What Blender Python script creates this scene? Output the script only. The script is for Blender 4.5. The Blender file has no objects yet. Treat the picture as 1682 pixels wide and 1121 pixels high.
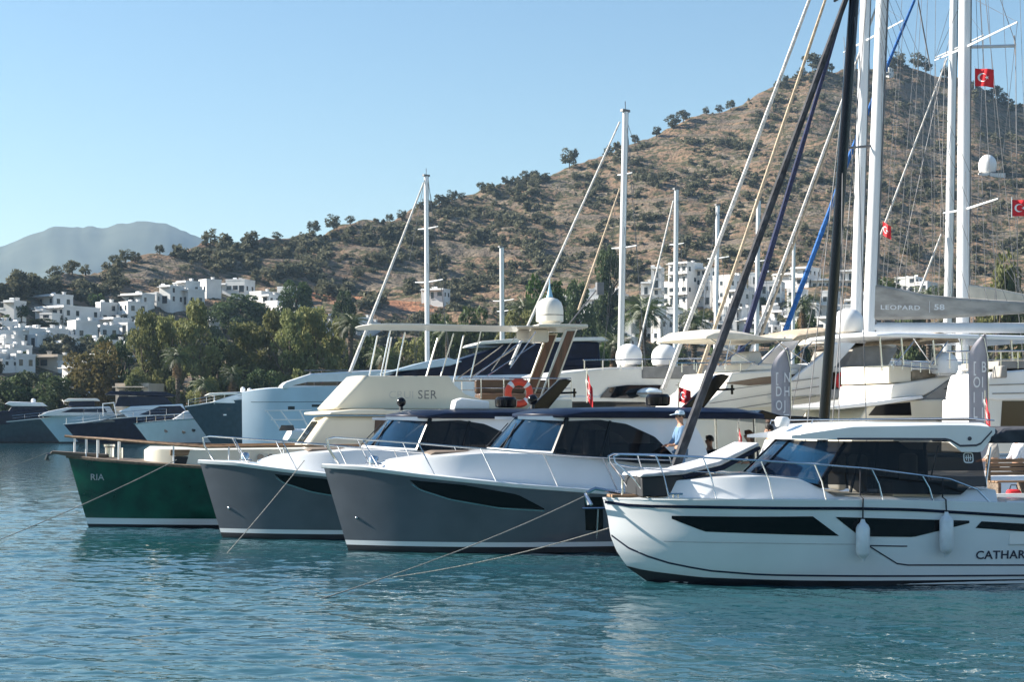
import bpy, bmesh, math, random
import numpy as np
from mathutils import Vector
S=bpy.context.scene; C=S.collection
R=math.radians; rnd=random.Random(7); NR=np.random.default_rng(5)
# ---- camera, world, sun, exposure
F=2800.;CX=841.;HY=697.;CZ=2.73
cd=bpy.data.cameras.new('camera'); cam=bpy.data.objects.new('camera',cd); C.objects.link(cam); S.camera=cam
cam.location=(0,0,CZ); cam.rotation_euler=(R(90),0,0)
cd.sensor_width=36; cd.lens=36*F/1682; cd.shift_y=(HY-560.5)/1682; cd.clip_start=.5; cd.clip_end=12000
SUN=Vector((-.85,.15,.47)).normalized()
W=bpy.data.worlds.new('World'); S.world=W; W.use_nodes=True
nt=W.node_tree; bg=nt.nodes['Background']; sk=nt.nodes.new('ShaderNodeTexSky'); sk.sky_type='NISHITA'; sk.sun_disc=False
sk.sun_elevation=math.asin(SUN.z); sk.sun_rotation=math.atan2(SUN.x,SUN.y); sk.air_density=1.3; sk.dust_density=.25; sk.ozone_density=3.6; sk.altitude=0
hs=nt.nodes.new('ShaderNodeHueSaturation'); hs.inputs['Saturation'].default_value=1.1; nt.links.new(sk.outputs[0],hs.inputs['Color']); nt.links.new(hs.outputs[0],bg.inputs[0]); bg.inputs[1].default_value=.056
sd=bpy.data.lights.new('sun','SUN'); sd.energy=5.0; sd.angle=R(.5); sd.color=(1,.93,.82)
so=bpy.data.objects.new('sun',sd); C.objects.link(so); so.rotation_euler=SUN.to_track_quat('Z','Y').to_euler()
S.view_settings.view_transform='Standard'; S.view_settings.look='None'; S.view_settings.gamma=1; S.view_settings.exposure=1.5
S.render.engine='CYCLES'
cy=S.cycles; cy.use_denoising=True; cy.max_bounces=6; cy.diffuse_bounces=2; cy.glossy_bounces=3; cy.transparent_max_bounces=8; cy.volume_bounces=0; cy.caustics_reflective=False; cy.caustics_refractive=False
cy.sample_clamp_indirect=4

# ---- materials
def mat(name,col,rough=.5,metal=0,var=.12,scale=2.,bump=0,bscale=30,spec=.5,coat=0,col2=None,stretch=(1,1,1),rand=0):
    m=bpy.data.materials.new(name); m.use_nodes=True; n=m.node_tree; p=n.nodes['Principled BSDF']
    p.inputs['Roughness'].default_value=rough; p.inputs['Metallic'].default_value=metal; p.inputs['Specular IOR Level'].default_value=spec
    p.inputs['Coat Weight'].default_value=coat; p.inputs['Coat Roughness'].default_value=.04
    tc=n.nodes.new('ShaderNodeTexCoord'); mp=n.nodes.new('ShaderNodeMapping'); mp.inputs['Scale'].default_value=stretch
    n.links.new(tc.outputs['Object'],mp.inputs[0])
    no=n.nodes.new('ShaderNodeTexNoise'); no.inputs['Scale'].default_value=scale; no.inputs['Detail'].default_value=5
    n.links.new(mp.outputs[0],no.inputs['Vector'])
    rp=n.nodes.new('ShaderNodeValToRGB'); rp.color_ramp.elements[0].position=.35; rp.color_ramp.elements[1].position=.65
    c2=col2 or tuple(c*(1-var*2) for c in col); c1=col if col2 else tuple(min(1,c*(1+var*.4)) for c in col)
    rp.color_ramp.elements[0].color=(*c2,1); rp.color_ramp.elements[1].color=(*c1,1)
    n.links.new(no.outputs[0],rp.inputs[0]); out=rp.outputs[0]
    if rand:
        oi=n.nodes.new('ShaderNodeObjectInfo'); hs=n.nodes.new('ShaderNodeHueSaturation')
        a=n.nodes.new('ShaderNodeMapRange'); a.inputs[3].default_value=1-rand; a.inputs[4].default_value=1+rand
        n.links.new(oi.outputs['Random'],a.inputs[0]); n.links.new(a.outputs[0],hs.inputs['Value']); n.links.new(out,hs.inputs['Color'])
        b=n.nodes.new('ShaderNodeMapRange'); b.inputs[3].default_value=.5-.05*rand; b.inputs[4].default_value=.5+.05*rand
        ml=n.nodes.new('ShaderNodeMath'); ml.operation='FRACT'; mm=n.nodes.new('ShaderNodeMath'); mm.operation='MULTIPLY'; mm.inputs[1].default_value=7.3
        n.links.new(oi.outputs['Random'],mm.inputs[0]); n.links.new(mm.outputs[0],ml.inputs[0]); n.links.new(ml.outputs[0],b.inputs[0]); n.links.new(b.outputs[0],hs.inputs['Hue'])
        out=hs.outputs[0]
    n.links.new(out,p.inputs['Base Color'])
    if bump:
        b2=n.nodes.new('ShaderNodeTexNoise'); b2.inputs['Scale'].default_value=bscale; b2.inputs['Detail'].default_value=4
        n.links.new(mp.outputs[0],b2.inputs['Vector']); bn=n.nodes.new('ShaderNodeBump'); bn.inputs['Strength'].default_value=bump; bn.inputs['Distance'].default_value=.05
        n.links.new(b2.outputs[0],bn.inputs['Height']); n.links.new(bn.outputs[0],p.inputs['Normal'])
    return m
def leafmat(m):
    n=m.node_tree; p=n.nodes['Principled BSDF']; o=n.nodes['Material Output']; t=n.nodes.new('ShaderNodeBsdfTranslucent'); x=n.nodes.new('ShaderNodeMixShader'); x.inputs[0].default_value=.3
    n.links.new(p.inputs['Base Color'].links[0].from_socket,t.inputs[0]); n.links.new(p.outputs[0],x.inputs[1]); n.links.new(t.outputs[0],x.inputs[2]); n.links.new(x.outputs[0],o.inputs[0])
def glass(name,col,alpha,rough=.02,spec=.6):
    m=mat(name,col,rough,var=.3,scale=.7,spec=spec); m.node_tree.nodes['Principled BSDF'].inputs['Alpha'].default_value=alpha; return m
M=dict(
 white=mat('white gelcoat',(.78,.79,.8),.22,var=.03,scale=1.2,coat=.3),
 shell=mat('off white gelcoat',(.8,.77,.7),.3,var=.05,scale=.8,coat=.2),
 cream=mat('cream gelcoat',(.74,.68,.55),.3,var=.05,scale=1,coat=.2,stretch=(1,1,.4)),
 grey=mat('grey hull paint',(.112,.12,.138),.14,var=.1,scale=.9,coat=.5,bump=.02,bscale=1.5),
 green=mat('green hull paint',(.005,.078,.045),.18,var=.25,scale=1.6,coat=.5,bump=.03,bscale=2),
 navy=mat('navy gloss paint',(.007,.013,.036),.35,var=.2,spec=.15),
 teal=mat('slate teal hull',(.03,.055,.075),.2,var=.1,coat=.4),
 pale=mat('pale blue and shaded white',(.56,.68,.78),.25,var=.05,scale=.3,coat=.3),  # on the plumb bowed yacht this blue is shade painted onto white
 black=mat('black gloss',(.006,.006,.008),.12,var=.1,spec=.3),
 rubber=mat('black rubber',(.017,.019,.023),.6,var=.2),
 anti=mat('antifouling',(.012,.014,.022),.5,var=.3),
 glass=glass('tinted glass',(.008,.013,.02),.93),
 clear=glass('smoked glass',(.004,.006,.01),.88,spec=.25),
 dglass=glass('dark cabin glass',(.003,.004,.006),.94,spec=.22),
 blueg=glass('blue windscreen glass',(.015,.06,.13),.8),
 steel=mat('polished steel',(.62,.63,.65),.2,1,var=.1),
 alu=mat('aluminium mast',(.66,.67,.68),.35,.3,var=.06,stretch=(1,1,.1)),
 mastw=mat('painted mast',(.78,.79,.8),.3,var=.04,stretch=(1,1,.1)),
 teak=mat('teak',(.33,.2,.11),.55,var=.3,scale=4,stretch=(.4,6,6)),
 dteak=mat('weathered teak',(.2,.15,.11),.7,var=.3,scale=4,stretch=(.4,6,6)),
 mahog=mat('mahogany',(.12,.035,.015),.3,var=.3,scale=3,stretch=(3,3,.5),coat=.3),
 rope=mat('rope',(.4,.38,.34),.9,var=.3,scale=40,bump=.5,bscale=60),
 cable=mat('rigging wire',(.2,.2,.21),.5,.5,var=.2),
 canvas=mat('cream canvas',(.68,.62,.52),.9,var=.08,scale=3,bump=.15,bscale=8),
 gcanvas=mat('grey canvas',(.3,.285,.265),.9,var=.1,scale=3,bump=.25,bscale=5),
 dcanvas=mat('charcoal canvas',(.05,.053,.065),.85,var=.25,scale=5,bump=.3,bscale=8),
 ncanvas=mat('navy canvas',(.012,.02,.07),.85,var=.2,scale=6),
 bcanvas=mat('blue canvas',(.01,.11,.36),.8,var=.2,scale=6),
 tcanvas=mat('tan sailcloth',(.5,.4,.29),.85,var=.15,scale=6,bump=.3,bscale=10),
 wcanvas=mat('white sailcloth',(.62,.6,.57),.85,var=.15,scale=6,bump=.3,bscale=10),
 cushion=mat('grey cushion',(.5,.5,.52),.9,var=.08,scale=8),
 bagcloth=mat('grey beige bag cloth',(.44,.41,.37),.9,var=.14,scale=1.6,bump=.5,bscale=2.2,stretch=(1,1,2.5)),
 red=mat('red cloth',(.65,.02,.03),.8,var=.1,scale=3),
 orange=mat('orange buoy',(.75,.07,.03),.5,var=.1),
 wplain=mat('white plastic',(.8,.8,.8),.35,var=.04),
 ltext=mat('white lettering',(.8,.8,.8),.6,var=.02),
 dtext=mat('dark lettering',(.015,.02,.05),.4,var=.02),
 gtext=mat('worn grey lettering',(.25,.24,.23),.6,var=.3,scale=12),
 ftext=mat('faded lettering',(.6,.56,.48),.6,var=.1,scale=12),
 fender=mat('white fender vinyl',(.72,.75,.78),.4,var=.06,scale=6),
 brown=mat('brown tinted panel',(.16,.1,.07),.25,var=.2,scale=1),
 skin=mat('skin',(.42,.23,.15),.6,var=.06), hair=mat('dark hair',(.018,.012,.009),.6,var=.3,scale=20),
 bhair=mat('brown hair',(.13,.05,.022),.5,var=.3,scale=20,stretch=(4,4,.5)),
 denim=mat('denim',(.12,.22,.36),.9,var=.15,scale=6), shirt=mat('white shirt',(.7,.7,.72),.9,var=.05,scale=6), dark=mat('dark cloth',(.02,.022,.03),.9,var=.2,scale=6),
 wall=mat('whitewashed wall',(.72,.71,.69),.85,var=.06,scale=.4,rand=.05), wall2=mat('beige wall',(.55,.47,.38),.85,var=.08,scale=.4,rand=.05),
 pane=mat('window pane',(.04,.05,.06),.15,var=.3,scale=1), stone=mat('rubble stone',(.27,.22,.17),.95,var=.25,scale=1,bump=.6,bscale=3),
 conc=mat('concrete',(.36,.35,.33),.9,var=.1,scale=1,bump=.2,bscale=20), tile=mat('red roof tile',(.36,.1,.05),.8,var=.2,scale=3),
 leafA=mat('olive foliage',(.26,.26,.1),.75,scale=.9,col2=(.12,.135,.055),spec=.2,rand=.25),
 leafB=mat('deep green foliage',(.1,.14,.055),.75,scale=.9,col2=(.045,.065,.03),spec=.2,rand=.25),
 leafC=mat('brown green foliage',(.2,.15,.055),.75,scale=.8,col2=(.09,.085,.035),spec=.2,rand=.15),
 leafD=mat('bright green foliage',(.075,.13,.03),.75,scale=.9,col2=(.03,.06,.015),spec=.2,rand=.15),
 scrub=mat('scrub foliage',(.15,.15,.095),.85,scale=.35,col2=(.075,.08,.052),spec=.1,rand=.3),
 palm=mat('palm frond',(.08,.11,.035),.5,scale=2,col2=(.04,.06,.02),spec=.4,rand=.2), dead=mat('dead frond',(.24,.15,.07),.9,scale=2,var=.3),
 bark=mat('bark',(.12,.09,.065),.95,var=.3,scale=4,bump=.5,bscale=8),
)
for k_ in ('leafA','leafB','leafC','leafD','scrub','palm'): leafmat(M[k_])
# ---- mesh helpers
class MB:
    def __init__(s): s.v=[];s.f=[];s.mir=None
    def add(s,vs,fs):
        b=len(s.v); s.v+= [tuple(p) for p in vs]; s.f+=[tuple(b+i for i in f) for f in fs]; return s
    def box(s,x0,x1,y0,y1,z0,z1):
        return s.add([(x0,y0,z0),(x1,y0,z0),(x1,y1,z0),(x0,y1,z0),(x0,y0,z1),(x1,y0,z1),(x1,y1,z1),(x0,y1,z1)],[(0,3,2,1),(4,5,6,7),(0,1,5,4),(1,2,6,5),(2,3,7,6),(3,0,4,7)])
    def rows(s,rows,closed=False,caps=False):
        n=len(rows[0]);b=[p for r in rows for p in r];f=[]
        for i in range(len(rows)-1):
            for j in range(n if closed else n-1):
                k=(j+1)%n; f.append((i*n+j,i*n+k,(i+1)*n+k,(i+1)*n+j))
        if caps: f+=[tuple(range(n))[::-1],tuple(range((len(rows)-1)*n,len(rows)*n))]
        return s.add(b,f)
    def tube(s,pts,r,n=6):
        pts=[Vector(p) for p in pts]; rr=r if isinstance(r,(list,tuple)) else [r]*len(pts); rows=[]; up=None
        for i,p in enumerate(pts):
            d=(pts[min(i+1,len(pts)-1)]-pts[max(i-1,0)]).normalized()
            if up is None: up=Vector((0,0,1)) if abs(d.z)<.9 else Vector((0,1,0))
            a=d.cross(up).normalized(); b=a.cross(d).normalized(); up=b
            rows.append([tuple(p+(a*math.cos(t)+b*math.sin(t))*rr[i]) for t in [2*math.pi*k/n for k in range(n)]])
        return s.rows(rows,True,True)
    def lathe(s,prof,c=(0,0,0),n=20):
        rows=[[(c[0]+r*math.cos(t),c[1]+r*math.sin(t),c[2]+z) for t in [2*math.pi*k/n for k in range(n)]] for r,z in prof]
        return s.rows(rows,True,True)
    def prism(s,poly,y0,y1,taper=0):
        n=len(poly); cx=sum(p[0] for p in poly)/n
        return s.add([(x,y0,z) for x,z in poly]+[(x,y1,z) for x,z in poly],[tuple(range(n)),tuple(range(2*n-1,n-1,-1))]+[(i,i+n,(i+1)%n+n,(i+1)%n) for i in range(n)])
    def ball(s,c,r,n=14,sz=1):
        return s.lathe([(max(.001,r*math.sin(math.pi*k/8)),-r*sz*math.cos(math.pi*k/8)) for k in range(9)],c,n)
    def build(s,name,m,parent=None,smooth=True,bevel=0,ang=38,solid=0,loc=None):
        if s.mir: s.mir.build(name,m,parent,smooth,bevel,ang,solid,loc)
        me=bpy.data.meshes.new(name); me.from_pydata(s.v,[],s.f); me.update()
        b=bmesh.new(); b.from_mesh(me); bmesh.ops.remove_doubles(b,verts=b.verts,dist=1e-5); bmesh.ops.recalc_face_normals(b,faces=b.faces)
        if smooth:
            a=R(ang)
            for f in b.faces: f.smooth=True
            for e in b.edges:
                if len(e.link_faces)==2 and e.calc_face_angle(0)>a: e.smooth=False
        b.to_mesh(me); b.free()
        o=bpy.data.objects.new(name,me); C.objects.link(o); me.materials.append(M[m] if isinstance(m,str) else m)
        if parent: o.parent=parent
        if loc: o.location=loc
        if solid: q=o.modifiers.new('solid','SOLIDIFY'); q.thickness=solid; q.offset=0
        if bevel: q=o.modifiers.new('bevel','BEVEL'); q.width=bevel; q.segments=3; q.limit_method='ANGLE'; q.angle_limit=R(35); q.harden_normals=False
        return o
class ME(MB):   # every tube a part of its own
    def __init__(s): MB.__init__(s); s.subs=[]
    def tube(s,*a): s.subs.append(MB().tube(*a)); return s
    def build(s,*a,**k):
        for q in s.subs: o=q.build(*a,**k)
        return o
def tag(o,label=None,cat=None,group=None,kind=None):
    for k,v in (('label',label),('category',cat),('group',group),('kind',kind)):
        if v: o[k]=v
    return o
def thing(name,label,cat,loc=(0,0,0),yaw=0,group=None):
    o=bpy.data.objects.new(name,None); C.objects.link(o); o.location=loc; o.rotation_euler=(0,0,yaw); o.empty_display_size=.2
    return tag(o,label,cat,group)
def copytree(o,parent=None):
    c=o.copy(); C.objects.link(c); c.parent=parent
    for ch in list(o.children): copytree(ch,c)
    return c
def P(px,py,Y): return ((px-CX)/F*Y,Y,CZ+(HY-py)/F*Y)      # point of the place at distance Y seen at photo position px,py
class Frame:   # a moored boat's own axes: x aft, -y port, z up
    def __init__(s,px,py,yaw,Y=None):
        Y=Y or CZ*F/(py-HY); s.O=((px-CX)/F*Y,Y); s.a=R(yaw)
    def L(s,px,py,yl=0):
        c,n=math.cos(s.a),math.sin(s.a); dx=(px-CX)/F; k=(yl-n*s.O[0]+c*s.O[1])/(-n*dx+c)
        return ((k*dx-s.O[0])*c+(k-s.O[1])*n, CZ+(HY-py)/F*k)
    def poly(s,pts,yl): return [s.L(x,y,yl) for x,y in pts]
    def P3(s,px,py,yl): x,z=s.L(px,py,yl); return (x,yl,z)
    def thing(s,name,label,cat,group=None): return thing(name,label,cat,(s.O[0],s.O[1],0),s.a,group)
def itp(tab,x):
    if x<=tab[0][0]: return tab[0][1]
    for (a,b),(c,d) in zip(tab,tab[1:]):
        if x<=c: return b+(d-b)*(x-a)/(c-a)
    return tab[-1][1]
class Hull:
    def __init__(s,L,B,stem,sheer,ent=.5,entw=.7,flare=.8,zk=-.35,tr=.1,pe=2.):
        s.__dict__.update(L=L,B=B,st=stem,sh=sheer,ent=ent,entw=entw,fl=flare,zk=zk,tr=tr,pe=pe)
    def stem(s,z): return itp(s.st,z)
    def sheer(s,x): return itp(s.sh,x)
    def plan(s,t,e):
        return 1-(1-max(t,0)/e)**s.pe if t<e else 1-s.tr*((t-e)/(1-e))**2
    def half(s,x,z):
        xs=s.stem(z); t=min(1,max(0,(x-xs)/(s.L-xs))); zs=s.sheer(x); w=min(1,max(0,z/zs))**1.25
        bd=s.B*s.plan(t,s.ent); bw=s.B*s.fl*s.plan(t,s.entw); y=bw+(bd-bw)*w
        if z<0: y*=max(.05,1+z/(-s.zk)*.5)
        return y
    def band(s,za,zb,nt=46,K=8,off=0):   # za/zb numbers, or zb None for the sheer
        m=MB(); g=[]
        for i in range(nt):
            t=(i/(nt-1))**1.25; xt=s.st[-1][1]+(s.L-s.st[-1][1])*t; top=(s.sheer(xt)+off) if zb is None else zb; row=[]
            for k in range(K+1):
                z=za+(top-za)*k/K; xs=s.stem(z); x=xs+t*(s.L-xs); row.append((x,-s.half(x,z),z))
            g.append(row)
        m.rows(g); m.rows([[(x,-y,z) for x,y,z in r] for r in g])
        m.rows([g[-1],[(x,-y,z) for x,y,z in g[-1]]]); return m
    def deck(s,dz=-.02,camber=.06,nt=40,x1=None):
        m=MB(); g=[]
        for i in range(nt):
            t=(i/(nt-1))**1.25; xt=s.st[-1][1]+(s.L-s.st[-1][1])*t; z=s.sheer(xt); y=s.half(xt,z)
            g.append([(xt,y*k/4,z+dz+camber*(1-(k/4)**2)*min(1,y)) for k in range(-4,5)])
        return m.rows(g)
    def hp(s,fr,px,py):
        y=-s.B*.8
        for _ in range(6): x,z=fr.L(px,py,y); y=-s.half(x,z)
        return (x,z)
    def ln(s,fr,pts): return [s.hp(fr,a,b) for a,b in pts]
def along(p,u):
    d=[0]
    for a,b in zip(p,p[1:]): d.append(d[-1]+math.dist(a,b))
    q=u*d[-1]
    for i in range(len(p)-1):
        if q<=d[i+1]+1e-9:
            k=(q-d[i])/max(1e-9,d[i+1]-d[i]); return tuple(a+(b-a)*k for a,b in zip(p[i],p[i+1]))
    return p[-1]
def strip(m,bot,top,yf,off=.004,nu=24,nv=4,both=True):
    for sg in ((-1,1) if both else (-1,)):
        g=[]
        for i in range(nu+1):
            a=along(bot,i/nu); b=along(top,i/nu); r=[]
            for j in range(nv+1):
                x=a[0]+(b[0]-a[0])*j/nv; z=a[1]+(b[1]-a[1])*j/nv; r.append((x,sg*(yf(x,z)+off),z))
            g.append(r)
        if sg>0:
            m.mir=m.mir or MB(); m.mir.rows(g)
        else: m.rows(g)
    return m
def line(m,pts,yf,w,off=.005,both=True):
    return strip(m,[(x,z-w/2) for x,z in pts],[(x,z+w/2) for x,z in pts],yf,off,30,1,both)
def text(s,size,fn,name,m,parent,bold=0,sx=1,spacing=1):
    cu=bpy.data.curves.new(name,'FONT'); cu.body=s; cu.size=size; cu.space_character=spacing; cu.offset=bold; cu.resolution_u=3
    o=bpy.data.objects.new(name,cu); C.objects.link(o); dg=bpy.context.evaluated_depsgraph_get(); me=bpy.data.meshes.new_from_object(o.evaluated_get(dg)); bpy.data.objects.remove(o)
    for v in me.vertices: v.co=Vector(fn(v.co.x*sx,v.co.y))
    n=bpy.data.objects.new(name,me); C.objects.link(n); me.materials.clear(); me.materials.append(M[m]); n.parent=parent; return n
def flag(label,p0,w,h,ang,mastr=None,group=None,droop=0,name='flag',pole=None):
    # red ensign with white crescent and star; p0 = hoist top corner, ang = direction it flies
    t=thing(name,label,'flag',p0,ang,group)
    def wave(u,v): return (u*w*(1-.25*droop),.13*w*math.sin(u*7+v*1.5)*max(u,0)**.6,-v*h-droop*u*h*.8)
    m=MB(); m.rows([[wave(i/18,j/10) for j in range(11)] for i in range(19)]); m.build('flag_cloth','red',t)
    def disc(pts,nm):
        for q in (1,-1):
            mm=MB(); vs=[]
            for u,v in pts: a=wave(u,v); vs.append((a[0],a[1]-q*.012,a[2]))
            mm.add(vs,[tuple(range(len(vs)))]); mm.build(nm,'ltext',t,smooth=False)
    cr=[]; ar=h/w
    for k in range(15): a=R(40+280*k/14); cr.append((.38+.25*ar*math.cos(a),.5+.25*math.sin(a)))
    for k in range(15): a=R(312-264*k/14); cr.append((.44+.2*ar*math.cos(a),.5+.2*math.sin(a)))
    disc(cr,'crescent')
    disc([(.62+(.13 if k%2==0 else .05)*ar*math.cos(R(180+36*k)),.5+(.13 if k%2==0 else .05)*math.sin(R(180+36*k))) for k in range(10)],'star')
    if pole: MB().tube(pole,.018,6).build('flagstaff','steel',t)
    return t
def dome(m,c,r,h): # satellite radome: short drum and domed top
    m.lathe([(r*.55,0),(r*.6,.06*h),(r*.9,.1*h),(r,.25*h),(r,.5*h)]+[(max(.002,r*math.cos(a)),.5*h+.5*h*math.sin(a)) for a in [R(9*k) for k in range(1,11)]],c,24)
# ---- water
def water():
    us=np.concatenate([[-3,-1.2,-.6],np.linspace(-.40,.40,760),[.6,1.2,3]])
    py=np.concatenate([np.linspace(1170,1000,260)[:-1],np.linspace(1000,727.5,600)]); Ys=CZ*F/(py-HY)
    Ys=np.concatenate([[-60,-20,6,12],Ys,[258,266]])
    U,Y=np.meshgrid(us,Ys); X=U*(np.maximum(Y,10)+4); Z=np.zeros_like(X)
    dY=np.gradient(Ys)[:,None]*np.ones_like(X)
    wnd=R(248); N=130
    for k in range(N):
        lam=.18*(1.3/.18)**(NR.random()**1.1); th=wnd+NR.normal(0,.6); kk=2*math.pi/lam; a=.155/kk/math.sqrt(N)*1.1*(lam/.8)**.05
        ph=NR.random()*6.28; fade=np.clip((lam/np.maximum(np.abs(dY)*abs(math.sin(th))+.02,.03)-2)/2,0,1)
        sgl=.75+.25*np.sin(X*.11+k)*np.sin(Y*.07+k*1.7)
        Z+=a*fade*sgl*np.sin(kk*(X*math.cos(th)+Y*math.sin(th))+ph)
    edge=(np.abs(U)>.41)|(Y<14)|(Y>250); Z[edge]=0
    n0,n1=X.shape; co=np.stack([X,Y,Z],-1).reshape(-1,3).astype('f4')
    i=np.arange(n0*n1).reshape(n0,n1); q=np.stack([i[:-1,:-1],i[:-1,1:],i[1:,1:],i[1:,:-1]],-1).reshape(-1,4)
    me=bpy.data.meshes.new('water'); me.vertices.add(len(co)); me.vertices.foreach_set('co',co.ravel())
    me.loops.add(q.size); me.loops.foreach_set('vertex_index',q.ravel().astype('i4')); me.polygons.add(len(q)); me.polygons.foreach_set('loop_start',np.arange(0,q.size,4,dtype='i4'))
    me.polygons.foreach_set('use_smooth',np.ones(len(q),dtype=bool)); me.update(calc_edges=True)
    m=bpy.data.materials.new('sea water'); m.use_nodes=True; n=m.node_tree; p=n.nodes['Principled BSDF']
    p.inputs['Roughness'].default_value=.03; p.inputs['IOR'].default_value=1.33; p.inputs['Specular IOR Level'].default_value=.5
    tc=n.nodes.new('ShaderNodeTexCoord')
    no=n.nodes.new('ShaderNodeTexNoise'); no.inputs['Scale'].default_value=.12; no.inputs['Detail'].default_value=3; n.links.new(tc.outputs['Object'],no.inputs['Vector'])
    rp=n.nodes.new('ShaderNodeValToRGB'); rp.color_ramp.elements[0].position=.35; rp.color_ramp.elements[1].position=.68
    rp.color_ramp.elements[0].color=(.015,.066,.074,1); rp.color_ramp.elements[1].color=(.015,.062,.09,1); n.links.new(no.outputs[0],rp.inputs[0]); n.links.new(rp.outputs[0],p.inputs['Base Color'])
    mp=n.nodes.new('ShaderNodeMapping'); mp.inputs['Scale'].default_value=(1,1.6,1); n.links.new(tc.outputs['Object'],mp.inputs[0])
    b1=n.nodes.new('ShaderNodeTexNoise'); b1.inputs['Scale'].default_value=2.6; b1.inputs['Detail'].default_value=2; b1.inputs['Roughness'].default_value=.6; n.links.new(mp.outputs[0],b1.inputs['Vector'])
    bn=n.nodes.new('ShaderNodeBump'); bn.inputs['Strength'].default_value=.22; bn.inputs['Distance'].default_value=.07; n.links.new(b1.outputs[0],bn.inputs['Height']); n.links.new(bn.outputs[0],p.inputs['Normal'])
    me.materials.append(m); o=bpy.data.objects.new('water',me); C.objects.link(o); tag(o,kind='structure')
water()
# ---- terrain
RID=[(-400,500),(-100,478),(0,468),(60,462),(100,458),(160,452),(190,436),(240,420),(290,408),(330,404),(400,397),(440,395),(500,386),(560,373),(620,358),(680,345),(740,328),(800,315),(860,298),(920,279),(950,268),(1000,250),(1050,226),(1100,208),(1150,193),(1200,176),(1250,153),(1300,133),(1340,120),(1400,112),(1450,110),(1480,106),(1510,112),(1530,124),(1560,128),(1600,132),(1625,150),(1650,165),(1682,172),(1760,190),(1900,240),(2100,330)]
def Yr(px): return itp([(-400,400),(0,430),(200,520),(500,640),(1000,820),(1500,960),(2100,980)],px)
Y0=290.
def vnoise(x,y,s):
    r=np.random.default_rng(s).random((64,64)); xi=np.floor(x).astype(int); yi=np.floor(y).astype(int); fx=x-xi; fy=y-yi; fx=fx*fx*(3-2*fx); fy=fy*fy*(3-2*fy)
    g=lambda a,b: r[a%64,b%64]
    return (g(xi,yi)*(1-fx)+g(xi+1,yi)*fx)*(1-fy)+(g(xi,yi+1)*(1-fx)+g(xi+1,yi+1)*fx)*fy
def esl(px,t):
    e=(HY-itp(RID,px))/F; e2=max(e,.207) if px>1470 else e; k=min(1,max(0,(t-.55)/.45)); k=k*k*(3-2*k); return e2*(1-k)+e*k
def groundZ(px,Y):
    e=(HY-itp(RID,px))/F; yr=Yr(px); t=(Y-Y0)/(yr-Y0)
    if t<=0: return 1.1+1.6*max(0,(Y-262)/(Y0-262))
    return CZ+esl(px,min(t,1))*Y*min(t,1)
def onhill(px,py):
    t=(HY-py)/(HY-itp(RID,px)); t=min(max(t,0),1); return Y0+t*(Yr(px)-Y0)
def relief(px,Y,Z):
    X=(px-CX)/F*Y; w=np.clip((Y-300)/150,0,1)
    d=(vnoise(X/23+50,Y/23,1)-.5)*5+(vnoise(X/9+50,Y/9,2)-.5)*2.2+(vnoise(X/4+90,Y/4,3)-.5)*1.1
    Z=Z+d*w; st=3.2; fr=Z/st-np.floor(Z/st)
    return np.where(w>.5,Z+.45*st*((np.clip((fr-.6)/.4,0,1))-fr)*vnoise(X/60+9,Y/60,6),Z)
def gz(px,Y): return float(relief(np.array([float(px)]),np.array([float(Y)]),np.array([groundZ(px,Y)]))[0])
def terrain():
    pxs=np.linspace(-520,2200,420); rows=[]
    ts=np.concatenate([np.linspace(0,1,170)])
    g=[]
    for px in pxs:
        e=(HY-itp(RID,px))/F; yr=Yr(px); u=(px-CX)/F; col=[(u*255,255,-1.5),(u*256,256,1.05),(u*262,262,1.1)]
        for t in ts:
            Y=Y0+t*(yr-Y0); col.append((u*Y,Y,CZ+esl(px,t)*Y*t))
        for k,dz in ((60,-6),(160,-28),(320,-70),(600,-170)):
            Y=yr+k; col.append((u*Y,Y,max(-3,CZ+e*yr+dz)))
        g.append(col)
    a=np.array(g); X,Y,Z=a[...,0],a[...,1],a[...,2]
    Z=relief(X/Y*F+CX,Y,Z)
    a=np.stack([X,Y,Z],-1); m=MB(); m.rows([[tuple(map(float,p)) for p in c] for c in a]); o=m.build('hillside',terr_mat(),None,ang=60); tag(o,kind='structure')
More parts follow.
